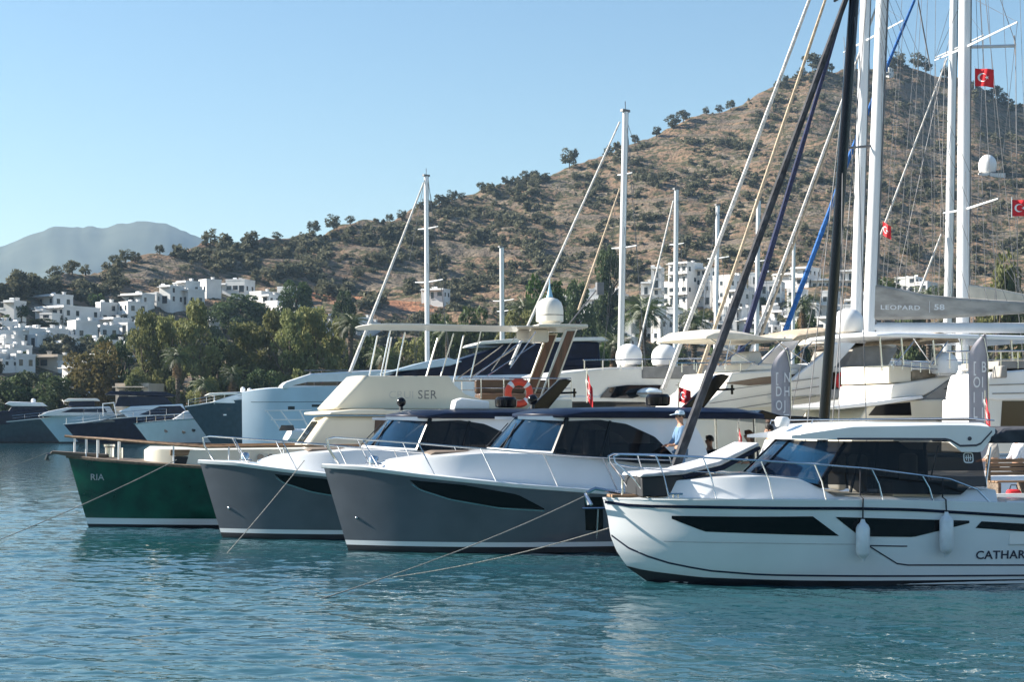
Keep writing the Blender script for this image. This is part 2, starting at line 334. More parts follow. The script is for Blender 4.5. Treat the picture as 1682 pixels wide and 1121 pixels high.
def terr_mat():
    m=bpy.data.materials.new('dry hillside'); m.use_nodes=True; n=m.node_tree; p=n.nodes['Principled BSDF']; p.inputs['Roughness'].default_value=.95; p.inputs['Specular IOR Level'].default_value=.1
    g=n.nodes.new('ShaderNodeNewGeometry'); L=n.links.new
    def noise(s,d=5,st=(1,1,1)):
        mp=n.nodes.new('ShaderNodeMapping'); mp.inputs['Scale'].default_value=st; L(g.outputs['Position'],mp.inputs[0])
        k=n.nodes.new('ShaderNodeTexNoise'); k.inputs['Scale'].default_value=s; k.inputs['Detail'].default_value=d; L(mp.outputs[0],k.inputs['Vector']); return k.outputs[0]
    def ramp(i,*st):
        r=n.nodes.new('ShaderNodeValToRGB'); L(i,r.inputs[0])
        while len(r.color_ramp.elements)<len(st): r.color_ramp.elements.new(.5)
        for e,(q,c) in zip(r.color_ramp.elements,st): e.position=q; e.color=(*c,1)
        return r.outputs[0]
    def mix(f,a,b,fac=None):
        x=n.nodes.new('ShaderNodeMix'); x.data_type='RGBA'
        if f is None: x.inputs[0].default_value=fac
        else: L(f,x.inputs[0])
        L(a,x.inputs[6]); L(b,x.inputs[7]); return x.outputs[2]
    W0=(0,0,0);W1=(1,1,1)
    soil=ramp(noise(.035),(.32,(.145,.1,.068)),(.5,(.195,.132,.088)),(.68,(.24,.158,.1)))
    rock=ramp(noise(.5,6),(.35,(.13,.105,.082)),(.65,(.23,.19,.14)))
    base=mix(ramp(noise(.05,6),(.5,W0),(.62,W1)),soil,rock)
    speck=ramp(noise(.28,6),(.46,W0),(.56,W1)); sc=ramp(noise(.9,3),(.3,(.04,.042,.022)),(.7,(.085,.08,.045)))
    base=mix(speck,base,sc)
    ter=ramp(noise(1.,4,(.012,.012,.33)),(.56,W0),(.6,W1)); tw=ramp(noise(.7,3),(.3,(.09,.075,.06)),(.7,(.2,.16,.125))); tm=n.nodes.new('ShaderNodeMath'); tm.operation='MULTIPLY'; L(ter,tm.inputs[0]); tm.inputs[1].default_value=.75
    base=mix(tm.outputs[0],base,tw)
    bx,by,bz=P(628,496,onhill(628,496))
    vs=n.nodes.new('ShaderNodeVectorMath'); vs.operation='SUBTRACT'; L(g.outputs['Position'],vs.inputs[0]); vs.inputs[1].default_value=(bx,by,bz)
    vm=n.nodes.new('ShaderNodeVectorMath'); vm.operation='MULTIPLY'; L(vs.outputs[0],vm.inputs[0]); vm.inputs[1].default_value=(1/52,1/34,1/34)
    vl=n.nodes.new('ShaderNodeVectorMath'); vl.operation='LENGTH'; L(vm.outputs[0],vl.inputs[0]); ad=n.nodes.new('ShaderNodeMath'); ad.operation='ADD'; L(vl.outputs['Value'],ad.inputs[0]); L(noise(.2,4),ad.inputs[1])
    base=mix(ramp(ad.outputs[0],(.86,W1),(1.,W0)),base,ramp(noise(.4,5),(.3,(.26,.115,.06)),(.7,(.42,.21,.12))))
    L(base,p.inputs['Base Color'])
    bn=n.nodes.new('ShaderNodeBump'); bn.inputs['Strength'].default_value=.9; bn.inputs['Distance'].default_value=1.2; L(noise(.6,6),bn.inputs['Height']); L(bn.outputs[0],p.inputs['Normal'])
    return m
terrain()
def mountain():
    top=[(-700,560),(-300,470),(-120,430),(0,404),(40,388),(90,372),(150,372),(170,373),(200,366),(240,361),(270,366),(300,378),(340,395),(420,425),(600,470),(900,540)]
    m=MB(); g=[]
    for i in range(200):
        px=-700+1600*i/199; u=(px-CX)/F; col=[]
        zt=(HY-itp(top,px))/F*4200+CZ
        for k in range(26):
            t=k/25; Y=3000+1200*t; col.append((u*Y,Y,zt*t**1.3+float(vnoise(np.array([px/30+40]),np.array([t*9.]),8)[0]-.5)*22*math.sin(math.pi*t)**.5+float(vnoise(np.array([px/9+40]),np.array([t*20.]),9)[0]-.5)*6-2))
        col.append((u*5000,5000,-10)); g.append(col)
    m.rows(g); o=m.build('mountain',mat('wooded mountain',(.075,.085,.06),.95,scale=.006,col2=(.045,.055,.04),spec=.1),None,ang=70); tag(o,kind='structure')
mountain()
# ---- quay behind the moored boats
q=MB(); qp=[(11.4,28),(8.9,38.2),(5.0,43.6),(5.1,51),(60,53),(60,28)]
n=len(qp); q.add([(x,y,-1) for x,y in qp]+[(x,y,.55) for x,y in qp],[tuple(range(n)),tuple(range(n,2*n))]+[(i,(i+1)%n,(i+1)%n+n,i+n) for i in range(n)])
tag(q.build('quay','conc',None,bevel=.03),kind='structure')
# ---- vegetation
def npmesh(name,V,mats,mi=None,k=4):
    V=np.asarray(V,'f4').reshape(-1,3); n=len(V)//k; me=bpy.data.meshes.new(name); me.vertices.add(len(V)); me.vertices.foreach_set('co',V.ravel())
    me.loops.add(n*k); me.loops.foreach_set('vertex_index',np.arange(n*k,dtype='i4')); me.polygons.add(n); me.polygons.foreach_set('loop_start',np.arange(0,n*k,k,dtype='i4'))
    for m in mats: me.materials.append(M[m])
    if mi is not None: me.polygons.foreach_set('material_index',np.asarray(mi,'i4'))
    me.update(calc_edges=True); return me
def leaves(c,size,rng,flat=0.):
    n=len(c); a=rng.normal(size=(n,3)); a[:,2]*=1-flat; a/=np.linalg.norm(a,axis=1)[:,None]; b=rng.normal(size=(n,3)); b-=a*(a*b).sum(1)[:,None]; b/=np.linalg.norm(b,axis=1)[:,None]
    s=(size*(.6+.8*rng.random(n)))[:,None]; r=(.45+.5*rng.random(n))[:,None]
    return np.stack([c-a*s-b*s*r*.4,c+b*s*r*-1,c+a*s+b*s*r*.3,c+b*s*r],1)
def lobes_cloud(lobes,n,rng,shell=.5):
    w=np.array([l[3]*l[4]+l[3]*l[5] for l in lobes]); idx=rng.choice(len(lobes),n,p=w/w.sum()); L=np.array(lobes)[idx]
    d=rng.normal(size=(n,3)); d/=np.linalg.norm(d,axis=1)[:,None]; r=(shell+(1.02-shell)*rng.random(n)**.6)[:,None]
    return L[:,:3]+d*r*L[:,3:]
def crown_mesh(kind,seed,n,size):
    # unit crown: about 1 wide (radius .5), from z=0 to z=1
    rng=np.random.default_rng(seed); lo=[]
    if kind=='round':
        for _ in range(26):
            a=rng.random()*6.28; z=.12+.72*rng.random(); rr=.36*math.sin(math.pi*min(1,(z+.12)/1.1))**.6*(.5+.6*rng.random()); q=.1+.09*rng.random(); lo.append((rr*math.cos(a),rr*math.sin(a),z,q,q,q*.85))
    elif kind=='tall':
        for _ in range(44):
            z=.06+.88*rng.random(); a=rng.random()*6.28; rr=.46*(1-z)**.45*(.4+.8*rng.random())*min(1,.5+z*2); q=.06+.07*rng.random(); lo.append((rr*math.cos(a),rr*math.sin(a),z,q*1.25,q*1.25,q*.8))
    elif kind=='umbrella':
        for _ in range(18):
            a=rng.random()*6.28; rr=.42*rng.random()**.5; q=.1+.06*rng.random(); lo.append((rr*math.cos(a),rr*math.sin(a),.62+.25*(1-(rr/.5)**2)*rng.random()+.05,q,q,q*.7))
    else:
        for _ in range(9):
            a=rng.random()*6.28; rr=.34*rng.random()**.5; q=.17+.1*rng.random(); lo.append((rr*math.cos(a),rr*math.sin(a),.22+.4*rng.random()*(1-rr),q,q,q*1.1))
    return leaves(lobes_cloud(lo,n,rng),size,rng)
CR={}
def crown_data(kind,leaf,i,n,size):
    k=(kind,leaf,i)
    if k not in CR: CR[k]=npmesh('crown_foliage',crown_mesh(kind,hash((kind,i))%1000 if False else len(CR)*13+i+3,n,size),[leaf])
    return CR[k]
def trunk(h,r,lean=0,limbs=4,rng=None,top=1.0):
    m=MB(); rng=rng or rnd; m.tube([(0,0,-.6),(lean*.2,0,h*.35),(lean*.6,.1,h*.7),(lean,0,h*top)],[r*1.3,r,r*.75,r*.3],8)
    for i in range(limbs):
        a=rng.random()*6.28; z=h*(.4+.4*rng.random()); l=h*.3; m.tube([(lean*z/h,0,z),(lean*z/h+l*.5*math.cos(a),l*.5*math.sin(a),z+l*.5),(lean*z/h+l*.8*math.cos(a),l*.8*math.sin(a),z+l)],[r*.5,r*.3,r*.12],5)
    return m
TR={}
def tree(px,top,wpx,kind,leaf,Y,label,group=None,n=2200,size=.035,base=None,clear=.12,i=0,name='tree',cat='tree'):
    z0=gz(px,Y)-.1 if base is None else base; x=(px-CX)/F*Y; H=CZ+(HY-top)/F*Y-z0; w=wpx/F*Y
    t=thing(name,label,cat,(x,Y,z0),0,group)
    o=bpy.data.objects.new('crown',crown_data(kind,leaf,i,n,size)); C.objects.link(o); o.parent=t; o.location=(0,0,H*clear); o.scale=(w,w,H*(1-clear)); o.rotation_euler=(0,0,rnd.random()*.6)
    k=(round(H),round(w)); 
    if k not in TR: TR[k]=trunk(H*.75,max(.12,H*.018),rnd.uniform(-.4,.4)).build('trunk','bark',t)
    else: q=TR[k].copy(); C.objects.link(q); q.parent=t
    return t
def palm_meshes(seed,dead=40):
    rng=np.random.default_rng(seed); G=[];D=[]
    def frond(L,el,az,out,droop,wd):
        pts=[];x=0;z=0;e=el
        for k in range(9):
            pts.append((x,z)); x+=L/8*math.cos(e); z+=L/8*math.sin(e); e-=droop/8
        for k in range(1,9):
            for sg in (-1,1):
                for q in range(2):
                    f=(k-q*.5)/8; px_,pz=along(pts,f); l=wd*math.sin(math.pi*min(1,f*.85+.12))**.8; nx,nz=along(pts,min(1,f+.07))
                    tip=(nx+l*.35,sg*l*.8,nz-l*.45); w2=.05
                    quad=np.array([(px_,0,pz),(px_+w2,sg*.01,pz+.02),tip,(px_+w2*1.6,sg*.02,pz-.05)])
                    c,s=math.cos(az),math.sin(az); R_=np.array([(c,-s,0),(s,c,0),(0,0,1)]); out.append(quad@R_.T)
    for i in range(52): frond(2.3+.7*rng.random(),R(-15+95*(i/52)),i*2.4+rng.random()*.4,G,R(60+50*rng.random()),.75)
    for i in range(dead): frond(1.5+.5*rng.random(),R(-55-25*rng.random()),i*2.4+rng.random(),D,R(30),.55)
    for a in D: a[:,2]-=.2+rng.random()*1.1
    return npmesh('frond_mass',np.array(G),['palm']),npmesh('dead_frond_mass',np.array(D),['dead'])
PM=[palm_meshes(3),palm_meshes(9)]
def palm(px,top,wpx,Y,label,skirt=True,i=0,group=None):
    z0=gz(px,Y)-.1; x=(px-CX)/F*Y; H=CZ+(HY-top)/F*Y-z0; s=wpx*1.3/F*Y/5.6; hc=H-2.6*s
    t=thing('palm_tree',label,'palm',(x,Y,z0),rnd.random()*6,group)
    for j,nm in ((0,'fronds'),(1,'dead_fronds')):
        if j and not skirt: continue
        o=bpy.data.objects.new(nm,PM[i%2][j]); C.objects.link(o); o.parent=t; o.location=(0,0,hc); o.scale=(s,s,s)
    m=MB(); m.tube([(0,0,-.6),(0,0,hc*.5),(0,0,hc)],[.34*s,.27*s,.3*s],10)
    for k in range(int(hc/.5)): m.lathe([(.3*s,0),(.35*s,.1),(.29*s,.22)],(0,0,k*.5),10)
    m.build('trunk','bark',t); return t
E1='tall olive green eucalyptus, '
for j,(px,top,w,k,lf,Y,lb) in enumerate([
 (10,612,100,'round','leafB',268,'dark bushy tree at the left edge behind the dark grey yacht'),
 (52,604,110,'round','leafB',272,'dark green broad tree behind the white topped yacht at far left'),
 (92,612,88,'round','leafB',266,'dark green tree just left of the brown leaved tree'),
 (152,555,112,'round','leafC',270,'round brownish green tree above the navy motor yacht'),
 (200,548,52,'round','leafB',282,'dark tree half hidden behind the brownish green tree'),
 (238,508,52,'tall','leafA',276,E1+'leftmost and slender'),
 (274,520,46,'tall','leafA',280,E1+'short one between two taller ones'),
 (318,500,74,'tall','leafA',276,E1+'broad one above the fan palm with dead fronds'),
 (358,545,56,'round','leafB',284,'dark rounded tree filling the dip between the eucalyptus groups'),
 (402,530,62,'tall','leafA',277,E1+'left end of the wide right group'),
 (440,516,66,'tall','leafA',280,E1+'thick crowned in the middle of the wide group'),
 (478,508,60,'tall','leafA',274,E1+'tallest of the wide group'),
 (516,505,66,'tall','leafA',278,E1+'in front of the white house with the tower'),
 (552,528,52,'tall','leafA',282,E1+'right end of the wide group'),
 (225,600,60,'round','leafA',263,'low olive green tree beside the cafe behind the navy yacht'),
 (345,612,64,'round','leafA',264,'low olive green bush tree right of the brown skirted palm'),
 (430,600,80,'round','leafB',265,'low dark tree under the wide eucalyptus group'),
 (505,610,80,'round','leafB',266,'low dark tree behind the plumb bowed white yacht cabin'),
 (600,540,70,'round','leafB',285,'dark tree behind the front edge of the cream sun awning'),
 (660,548,80,'round','leafA',283,'olive tree behind the middle of the cream sun awning'),
 (720,505,80,'round','leafB',300,'green tree right of the thin white mast behind the awning'),
 (775,492,86,'round','leafB',305,'deep green tree behind the short grey mast'),
 (845,500,76,'round','leafA',296,'olive green tree left of the large white radome'),
 (892,440,86,'round','leafD',320,'large bright green round tree above the large white radome'),
 (968,518,80,'round','leafD',262,'bright green round tree right of the wooden radar arch'),
 (1000,392,58,'round','leafB',420,'dark green tree on the slope left of the tallest grey mast'),
 (945,450,70,'round','leafB',380,'dark tree below the slope right of the blue tipped radome'),
 (935,565,90,'round','leafA',260,'low olive shrub tree behind the wooden radar arch'),
 (1325,505,70,'round','leafB',282,'dark tree behind the cream bimini and blue furled sail'),
 (1640,405,100,'round','leafA',275,'tall olive tree right of the thickest white mast'),
 (1270,560,60,'round','leafB',262,'small dark tree under the cream bimini'),
 (1500,470,70,'round','leafB',285,'dark tree behind the grey boom cover'),
 (1080,560,80,'round','leafB',260,'low dark tree behind the pair of white radomes'),
 (106,472,60,'round','leafB',465,'pale green bushy tree on the low hill at left'),
 (70,523,62,'round','leafB',410,'dark clump of garden trees below the long white house'),
 (170,545,40,'round','leafB',330,'dark garden tree beside the house with blue windows'),
 (395,478,95,'round','leafB',430,'dark tree below the hilltop white houses'),
 (340,505,60,'round','leafB',400,'dark tree left of the small white tower house'),
 (488,455,60,'round','leafD',470,'green tree behind the white house with the square tower'),
 (565,470,40,'round','leafB',430,'dark tree by the red earth bank'),
 ]): tree(px,top,w*(1.45 if k=='tall' else 1.1),k,lf,Y,lb,i=j%3,n=6500 if k=='tall' else 5200,size=.021 if k=='tall' else .025)
for j,(px,top,w,Y,lb,sk) in enumerate([
 (292,556,52,262,'fan palm with a long brown skirt of dead fronds',1),
 (335,606,46,260,'short palm with pale dead fronds right of the brown skirted palm',1),
 (382,590,46,262,'small palm below the wide eucalyptus group',1),
 (576,500,56,275,'tall fan palm left of the thin white mast',0),
 (628,556,52,262,'palm with dry fronds under the cream sun awning',1),
 (735,515,50,290,'fan palm right of the thin white mast',0),
 (858,478,52,300,'fan palm just left of the large white radome',1),
 (1056,466,84,272,'big fan palm in front of the white house, right of the tallest grey mast',0),
 (1010,535,56,264,'dry leaved palm left of the tallest grey mast foot',1),
 (1140,490,66,268,'fan palm between the furled white and tan sails',1),
 (1105,560,44,262,'short palm behind the right one of the twin radomes',0),
 (1318,470,56,275,'fan palm right of the blue furled sail',1),
 (1452,440,60,272,'fan palm just right of the catamaran mast',0),
 (1525,455,56,280,'fan palm left of the thick grey mast',0),
 ]): palm(px,top,w,Y,lb,sk,j)
HS=[(235,292,470,498,'with a wide glazed upper floor on the low hill'),(290,332,462,500,'tallest of the hilltop houses, with a chimney'),(331,356,460,482,'narrow one right of the tall hilltop house'),(355,410,460,480,'at the right end of the hilltop row, with stepped roof'),
(412,455,479,500,'low wing beside the house with the square tower'),(446,482,472,497,'with a square tower and two small windows'),(440,512,494,515,'wide lower floor below the square tower'),
(338,354,525,549,'small and tower like among the olive trees'),(30,142,505,523,'long and low with a row of dark openings, far left'),(145,185,498,530,'with pale blue glazed balconies'),(184,236,497,532,'behind the slender eucalyptus, with stepped side'),
(165,228,522,548,'low white terrace house above the brownish tree'),(200,245,484,500,'low one left of the glazed hilltop house'),(0,32,495,522,'at the left edge on the upper row'),(95,152,528,556,'below the long low house, with a flat terrace'),
(30,75,540,570,'small with two dark windows below the garden trees'),(75,120,545,562,'behind the small house with two dark windows'),(0,40,572,590,'at the left edge just above the shore trees'),(0,30,540,560,'at the left edge on the middle row'),(55,110,488,503,'on the top row left of the pale green tree'),
(112,140,602,665,'three storeys high between the dark trees on the shore'),(180,205,625,655,'small shore house beside the brownish tree'),
(530,570,517,540,'low behind the fan palm left of the thin mast'),(575,620,522,545,'low under the red earth bank'),(695,735,475,490,'small pale hut on the slope above the red earth bank'),
(1056,1090,440,520,'tall block with three small windows, right of the big palm'),(1088,1150,432,500,'highest block of the right hand cluster'),(1148,1185,440,500,'behind the thin grey masts in the right hand cluster'),
(925,965,492,530,'left end of the right hand cluster beside the radome'),(962,1022,475,520,'with stacked terraces left of the tallest grey mast'),(940,1010,508,540,'low terrace house with a purple awning line'),
(1180,1240,452,510,'between the tan and grey furled sails'),(1235,1290,448,500,'between the two pale furled sails'),(1280,1345,440,470,'long low roofed, right of the blue furled sail'),(1340,1410,445,475,'upper one between the black mast and white masts'),(1300,1350,475,540,'lower one left of the black mast'),
(1355,1405,478,540,'lower one right of the black mast'),(1065,1105,505,560,'lower block below the block with three windows'),(1100,1150,505,550,'lower block behind the furled white sail'),(1210,1265,505,545,'lower block behind the navy furled sail'),(1480,1540,455,480,'pale long one behind the grey boom cover'),(1180,1215,505,545,'small block behind the tan furled sail'),(1020,1060,520,560,'low block behind the big palm trunk'),(1660,1700,455,480,'at the right edge beyond the olive tree'),
(1452,1466,112,126,'tiny and lone on the hill top')]
# hillside scrub
def scrub_points():
    r=np.random.default_rng(21); out=[]
    for k in range(15000):
        px=r.uniform(-120,1800); top=itp(RID,px); t=r.random()**.85; 
        Y=Y0+30+t*(Yr(px)-Y0-30); py=HY-(HY-top)*(Y-Y0)/(Yr(px)-Y0)
        X=(px-CX)/F*Y
        dens=float(vnoise(np.array([px/46.+9]),np.array([py/17.+9]),31)[0])*.65+float(vnoise(np.array([px/15.+3]),np.array([py/8.+5]),33)[0])*.35
        lim=.47 if px>900 else (.485 if px>380 else .465)
        if 440<py<505 and 540<px<700: lim=.75
        if 425<py<478 and 50<px<170: lim=.72
        if (px<235 and py>503) or (px>890 and py>452) or (235<px<560 and py>500): lim=.62
        if dens<lim: continue
        rad=(.8+2.6*r.random()**3)*(.8 if px>1150 else .85)*(.6+dens*.8)
        out.append((px,Y,rad,r.integers(0,6)))
    return [p for p in out if not any(h[0]-6<p[0]<h[1]+6 and h[2]-2<HY-(HY-itp(RID,p[0]))*(p[1]-Y0)/(Yr(p[0])-Y0)<h[3]+16 for h in HS)]
def ridge_points():
    o=[]
    for px,r in [(30,3.5),(90,3.8),(118,4.2),(60,2),(140,3),(188,3.6),(205,4),(222,3.4),(262,3),(291,3.4),(345,3),(412,3.6),(405,2.6),(455,2),(515,3),(548,3.6),(575,2),(640,2),(660,2.4),(700,2),(722,3),(742,3),(758,2),(790,2.5),(830,2),(862,2.6),(878,2.6),(935,5),(1000,2.6),(1043,2.6),(1078,2.8),(1105,4),(1122,3.6),(1160,2.2),(1182,2.4),(1200,3),(1290,2),(1318,3),(1335,6),(1350,5),(1362,3),(1465,4),(1477,5),(1508,5),(1520,4),(1555,4),(1610,4),(1635,4.5),(1648,4),(1660,2.4)]: o.append((px,Yr(px)-4,r,2))
    return o
SP=[npmesh('scrub_foliage',crown_mesh('bush',100+i,340,.085),['scrub']) for i in range(6)]
UP=[npmesh('pine_foliage',crown_mesh('round',120+i,700,.055),['scrub']) for i in range(3)]
pts=scrub_points(); pts.sort(key=lambda p:-p[2]/p[1])
for j,(px,Y,r,i) in enumerate(pts[:240]):
    o=bpy.data.objects.new('hill_shrub',SP[i]); C.objects.link(o); o.location=((px-CX)/F*Y,Y,gz(px,Y)-.3); o.scale=(2*r,2*r,2*r*rnd.uniform(.75,1.1)); o.rotation_euler=(0,0,rnd.random()*6.28)
    tag(o,'grey green shrub dotted over the dry hillside behind the harbour','shrub','shrubs dotted over the dry hillside')
big={(335,6):'big dark tree on the ridge behind the sloping furled sails'}
for j,(px,Y,r,i) in enumerate(ridge_points()):
    if px<310: r*=.6
    t=thing('ridge_tree','small dark tree standing out against the sky on the ridge line','tree',((px-CX)/F*Y,Y,gz(px,Y)-.4),0,'trees along the ridge line')
    h=2.2*r; o=bpy.data.objects.new('crown',UP[j%3]); C.objects.link(o); o.parent=t; o.scale=(2.1*r,2.1*r,h*.75); o.location=(0,0,h*.2); o.rotation_euler=(0,0,rnd.random()*6)
    if j==0: tk=MB().tube([(0,0,-1),(.1,0,1.5),(0,.1,4)],[.3,.22,.1],6).build('trunk','bark',t)
    else: q=tk.copy(); C.objects.link(q); q.parent=t; q.scale=(1,1,r/3)
rest=pts[240:]; rg=np.random.default_rng(4); base=[crown_mesh('bush',140+i,110,.125) for i in range(6)]; V=[]
for px,Y,r,i in rest:
    a=rg.random()*6.28; c,s=math.cos(a),math.sin(a); b=base[i].reshape(-1,3)@np.array([(c,s,0),(-s,c,0),(0,0,1)]); V.append(b*2*r*np.array([1,1,rg.uniform(.7,1.05)])+np.array([(px-CX)/F*Y,Y,gz(px,Y)-.3]))
o=bpy.data.objects.new('hillside_scrub',npmesh('hillside_scrub',np.concatenate(V),['scrub'])); C.objects.link(o); tag(o,kind='stuff')
# ---- houses
def house(px0,px1,top,base,place,sto=2,body='wall',Y=None,yaw=None,extra=1,beige=False):
    px=(px0+px1)/2; Y=Y or onhill(px,base); s=Y/F; w=(px1-px0)*s; h=max(2.8,(base-top)*s); z0=CZ+(HY-base)/F*Y-.3
    yaw=R(rnd.uniform(-50,-14)) if yaw is None else yaw; r=random.Random(int(px*7+top))
    t=thing('house','white flat roofed house '+place if not beige else 'beige flat roofed house '+place,'house',((px-CX)/F*Y,Y+w*.35,z0),yaw); bm='wall2' if beige else 'wall'
    d=max(5,w*.7); vols=[(-w/2,w/2,-d/2,d/2,0,h)]
    if extra:
        f=r.choice([.38,.5,.62]); hh=h*r.choice([.55,.62,.7]); 
        vols=[(-w/2,-w/2+w*f,-d/2,d/2,0,h),(-w/2+w*f+.003,w/2,-d/2-r.choice([0,1.2]),d/2-.4,0,hh)]
        if r.random()<.5: vols=[(-b,-a,c,dd,e,g) for a,b,c,dd,e,g in vols]
    for i,(x0,x1,y0,y1,a,b) in enumerate(vols):
        MB().box(x0,x1,y0,y1,-2.5,b).build('wall',bm,t,smooth=False)
        m=MB(); q=.28
        m.box(x0-.06,x1+.06,y0-.06,y0+q,b+.003,b+.5).box(x0-.06,x1+.06,y1-q,y1+.06,b+.003,b+.5).box(x0-.06,x0+q,y0+q+.002,y1-q-.002,b+.003,b+.48).box(x1-q,x1+.06,y0+q+.002,y1-q-.002,b+.003,b+.48); m.build('parapet',bm,t,smooth=False)
        fl=max(1,int(round(b/3.0))); fh=b/fl
        for k in range(fl):
            nx=max(1,int((x1-x0)/2.0)); 
            for j in range(nx):
                if r.random()<.18: continue
                cx=x0+(x1-x0)*(j+.5)/nx; ww=r.choice([.5,.55,.8]); zl=k*fh+(.1 if r.random()<.3 else .9); zh=k*fh+2.2
                m=MB().box(cx-ww,cx+ww,y0-.03,y0-.004,zl,zh); wo=m.build('window','pane',t,smooth=False)
                MB().box(cx-ww-.1,cx+ww+.1,y0-.16,y0-.004,zl-.12,zl-.004).build('sill',bm,wo,smooth=False)
            for j in range(max(1,int((y1-y0)/2.4))):
                cy_=y0+(y1-y0)*(j+.5)/max(1,int((y1-y0)/2.4)); 
                MB().box(x0-.03,x0-.004,cy_-.55,cy_+.55,k*fh+.9,k*fh+2.1).build('window','pane',t,smooth=False)
                if r.random()<.75: MB().box(x1+.004,x1+.03,cy_-.5,cy_+.5,k*fh+.8,k*fh+2.1).build('window','pane',t,smooth=False)
            if r.random()<.45:
                MB().box(x0+.1,x1-.1,y0-1.3,y0-.004,k*fh+fh-.18,k*fh+fh-.02).build('balcony',bm,t,smooth=False)
        m=MB(); x=x0+.8+r.random()*(max(.1,x1-x0-2)); m.box(x,x+.7,y1-1.4,y1-.7,b+.004,b+1.2); m.box(x-.1,x+.8,y1-1.5,y1-.6,b+1.201,b+1.32); m.build('chimney',bm,t,smooth=False)
    if r.random()<.5: MB().tube([(-.5,0,h+.9),(.6,0,h+.9)],.3,10).build('water_tank','wplain',t)
    return t
for h in HS: house(*h[:5],extra=0 if (h[1]-h[0]<30 or h[3]-h[2]<17) else 1)
xr=random.Random(12)
for k in range(56):
    px=xr.uniform(-10,225) if k<28 else xr.choice([xr.uniform(905,1060),xr.uniform(1060,1440)]); b=xr.uniform(525,612) if k<28 else xr.uniform(495,575); w=xr.uniform(22,44); h=xr.uniform(11,19) if k<28 else xr.uniform(16,30); k0=len(bpy.data.objects)
    t=house(px-w/2,px+w/2,b-h,b,'',extra=int(w>30)); t['label']='small white flat roofed house among trees low on the '+('left hillside' if k<28 else 'slope behind the masts'); t['group']='small white houses low on the '+('left hillside' if k<28 else 'slope behind the masts')
house(195,255,640,662,'with arched openings right of the shore cafe',Y=262,extra=0,beige=True); hr=house(52,104,588,606,'under a red tiled roof at far left',extra=0,beige=True); sx=hr.children[0].dimensions; MB().box(-sx.x/2-.4,sx.x/2+.4,-sx.y/2-.5,sx.y/2+.5,sx.z-2.1+.6,sx.z-2.1+1.0).build('roof','tile',hr,bevel=.1) 
t=thing('observatory','white domed building on the hillside right of the thick white masts','building',(P(1622,316,onhill(1622,300))[0],onhill(1622,300),gz(1622,onhill(1622,300))+1),0)
m=MB(); dome(m,(0,0,-1),4,9); m.build('dome','wplain',t); MB().box(-5,7,-4,4,-3,-1.003).build('base_block','wall',t)

gm=[npmesh('garden_foliage',crown_mesh('bush',180+i,420,.075),['leafB']) for i in range(3)]; gr=random.Random(5)
for k in range(56):
    px=gr.uniform(-10,235) if k<22 else gr.choice([gr.uniform(235,560),gr.uniform(895,1060),gr.uniform(1060,1450)]); py=gr.uniform(505,605) if k<22 else gr.uniform(500,590); Y=onhill(px,py); r=gr.uniform(1.2,2.4)
    t=thing('garden_tree','leafy green tree growing among the white houses below the hill','tree',((px-CX)/F*Y,Y-3,gz(px,Y-3)-.2),gr.random()*6,'garden trees among the white houses')
    o=bpy.data.objects.new('crown',gm[k%3]); C.objects.link(o); o.parent=t; o.location=(0,0,r*.5); o.scale=(2*r,2*r,2*r)
    if k==0: gt=MB().tube([(0,0,-.8),(.05,0,.8),(0,.05,2.2)],[.2,.16,.08],6).build('trunk','bark',t)
    else: q=gt.copy(); C.objects.link(q); q.parent=t
# ---- boat helpers
def slab(m,w,xf,xa,zb,zt,n=14,edge=.55,wa=None):   # roof-like plate: half width w, front edge xf(u), aft edge xa, underside zb(x), top zt(x)
    rows=[]
    for i in range(n+1):
        u=math.sin((-1+2*i/n)*math.pi/2); y=u*w; a=xf(abs(u)); k=1-(1-edge)*abs(u)**6
        r=[]; N=10
        for j in range(N+1):
            x=a+(xa-a)*j/N; r.append((x,y,zb(x)))
        for j in range(N,-1,-1):
            x=a+(xa-a)*j/N; q=k*(1-.55*max(0,1-j/1.2)**2 if j<2 else k) if j<2 else k
            r.append((x,y,zb(x)+(zt(x)-zb(x))*q))
        rows.append(r)
    return m.rows(rows,True,True)
def trunk_loft(m,xs,wb,wt,zb,zt,cam=.05):
    g=[]
    for x in xs:
        a,b,c,d=wb(x),wt(x),zb(x),zt(x); g.append([(x,-a,c),(x,-(a*.25+b*.75),c+(d-c)*.8),(x,-b,d-.02*min(1,d-c)),(x,-b*.6,d+cam*.6),(x,0,d+cam),(x,b*.6,d+cam*.6),(x,b,d-.02*min(1,d-c)),(x,a*.25+b*.75,c+(d-c)*.8),(x,a,c)])
    return m.rows(g,False,True)
def rail(m,pts,r=.016):
    m.tube(pts,r,7); m.mir=m.mir or MB(); m.mir.tube([(x,-y,z) for x,y,z in pts],r,7)
def gunwale(h,m,dz0,dz1,out=.03,n=60):
    g=[]
    for i in range(n):
        t=(i/(n-1))**1.25; xt=h.st[-1][1]+(h.L-h.st[-1][1])*t; z=h.sheer(xt); y=h.half(xt,z)
        yo=h.half(xt,z+dz0)
        xq=xt-out*(1-t)
        g.append([(xq,-yo-.004,z+dz0),(xq-.0,-yo-out,z+dz0+.012),(xq,-y-out,z+dz1-.02),(xt,-y-out*.3,z+dz1),(xt,-max(0,y-.1),z+dz1-.004)])
    m.rows(g); m.rows([[(x,-y,z) for x,y,z in r] for r in g]); return m
def hullset(h,t,top,boot='white',b0=.1,b1=.21,an='anti',sheer_off=0):
    h.band(h.zk,b0).build('bottom',an,t); h.band(b0,b1,K=2).build('boot_stripe',boot,t); h.band(b1,None,off=sheer_off,K=12).build('topsides',top,t)
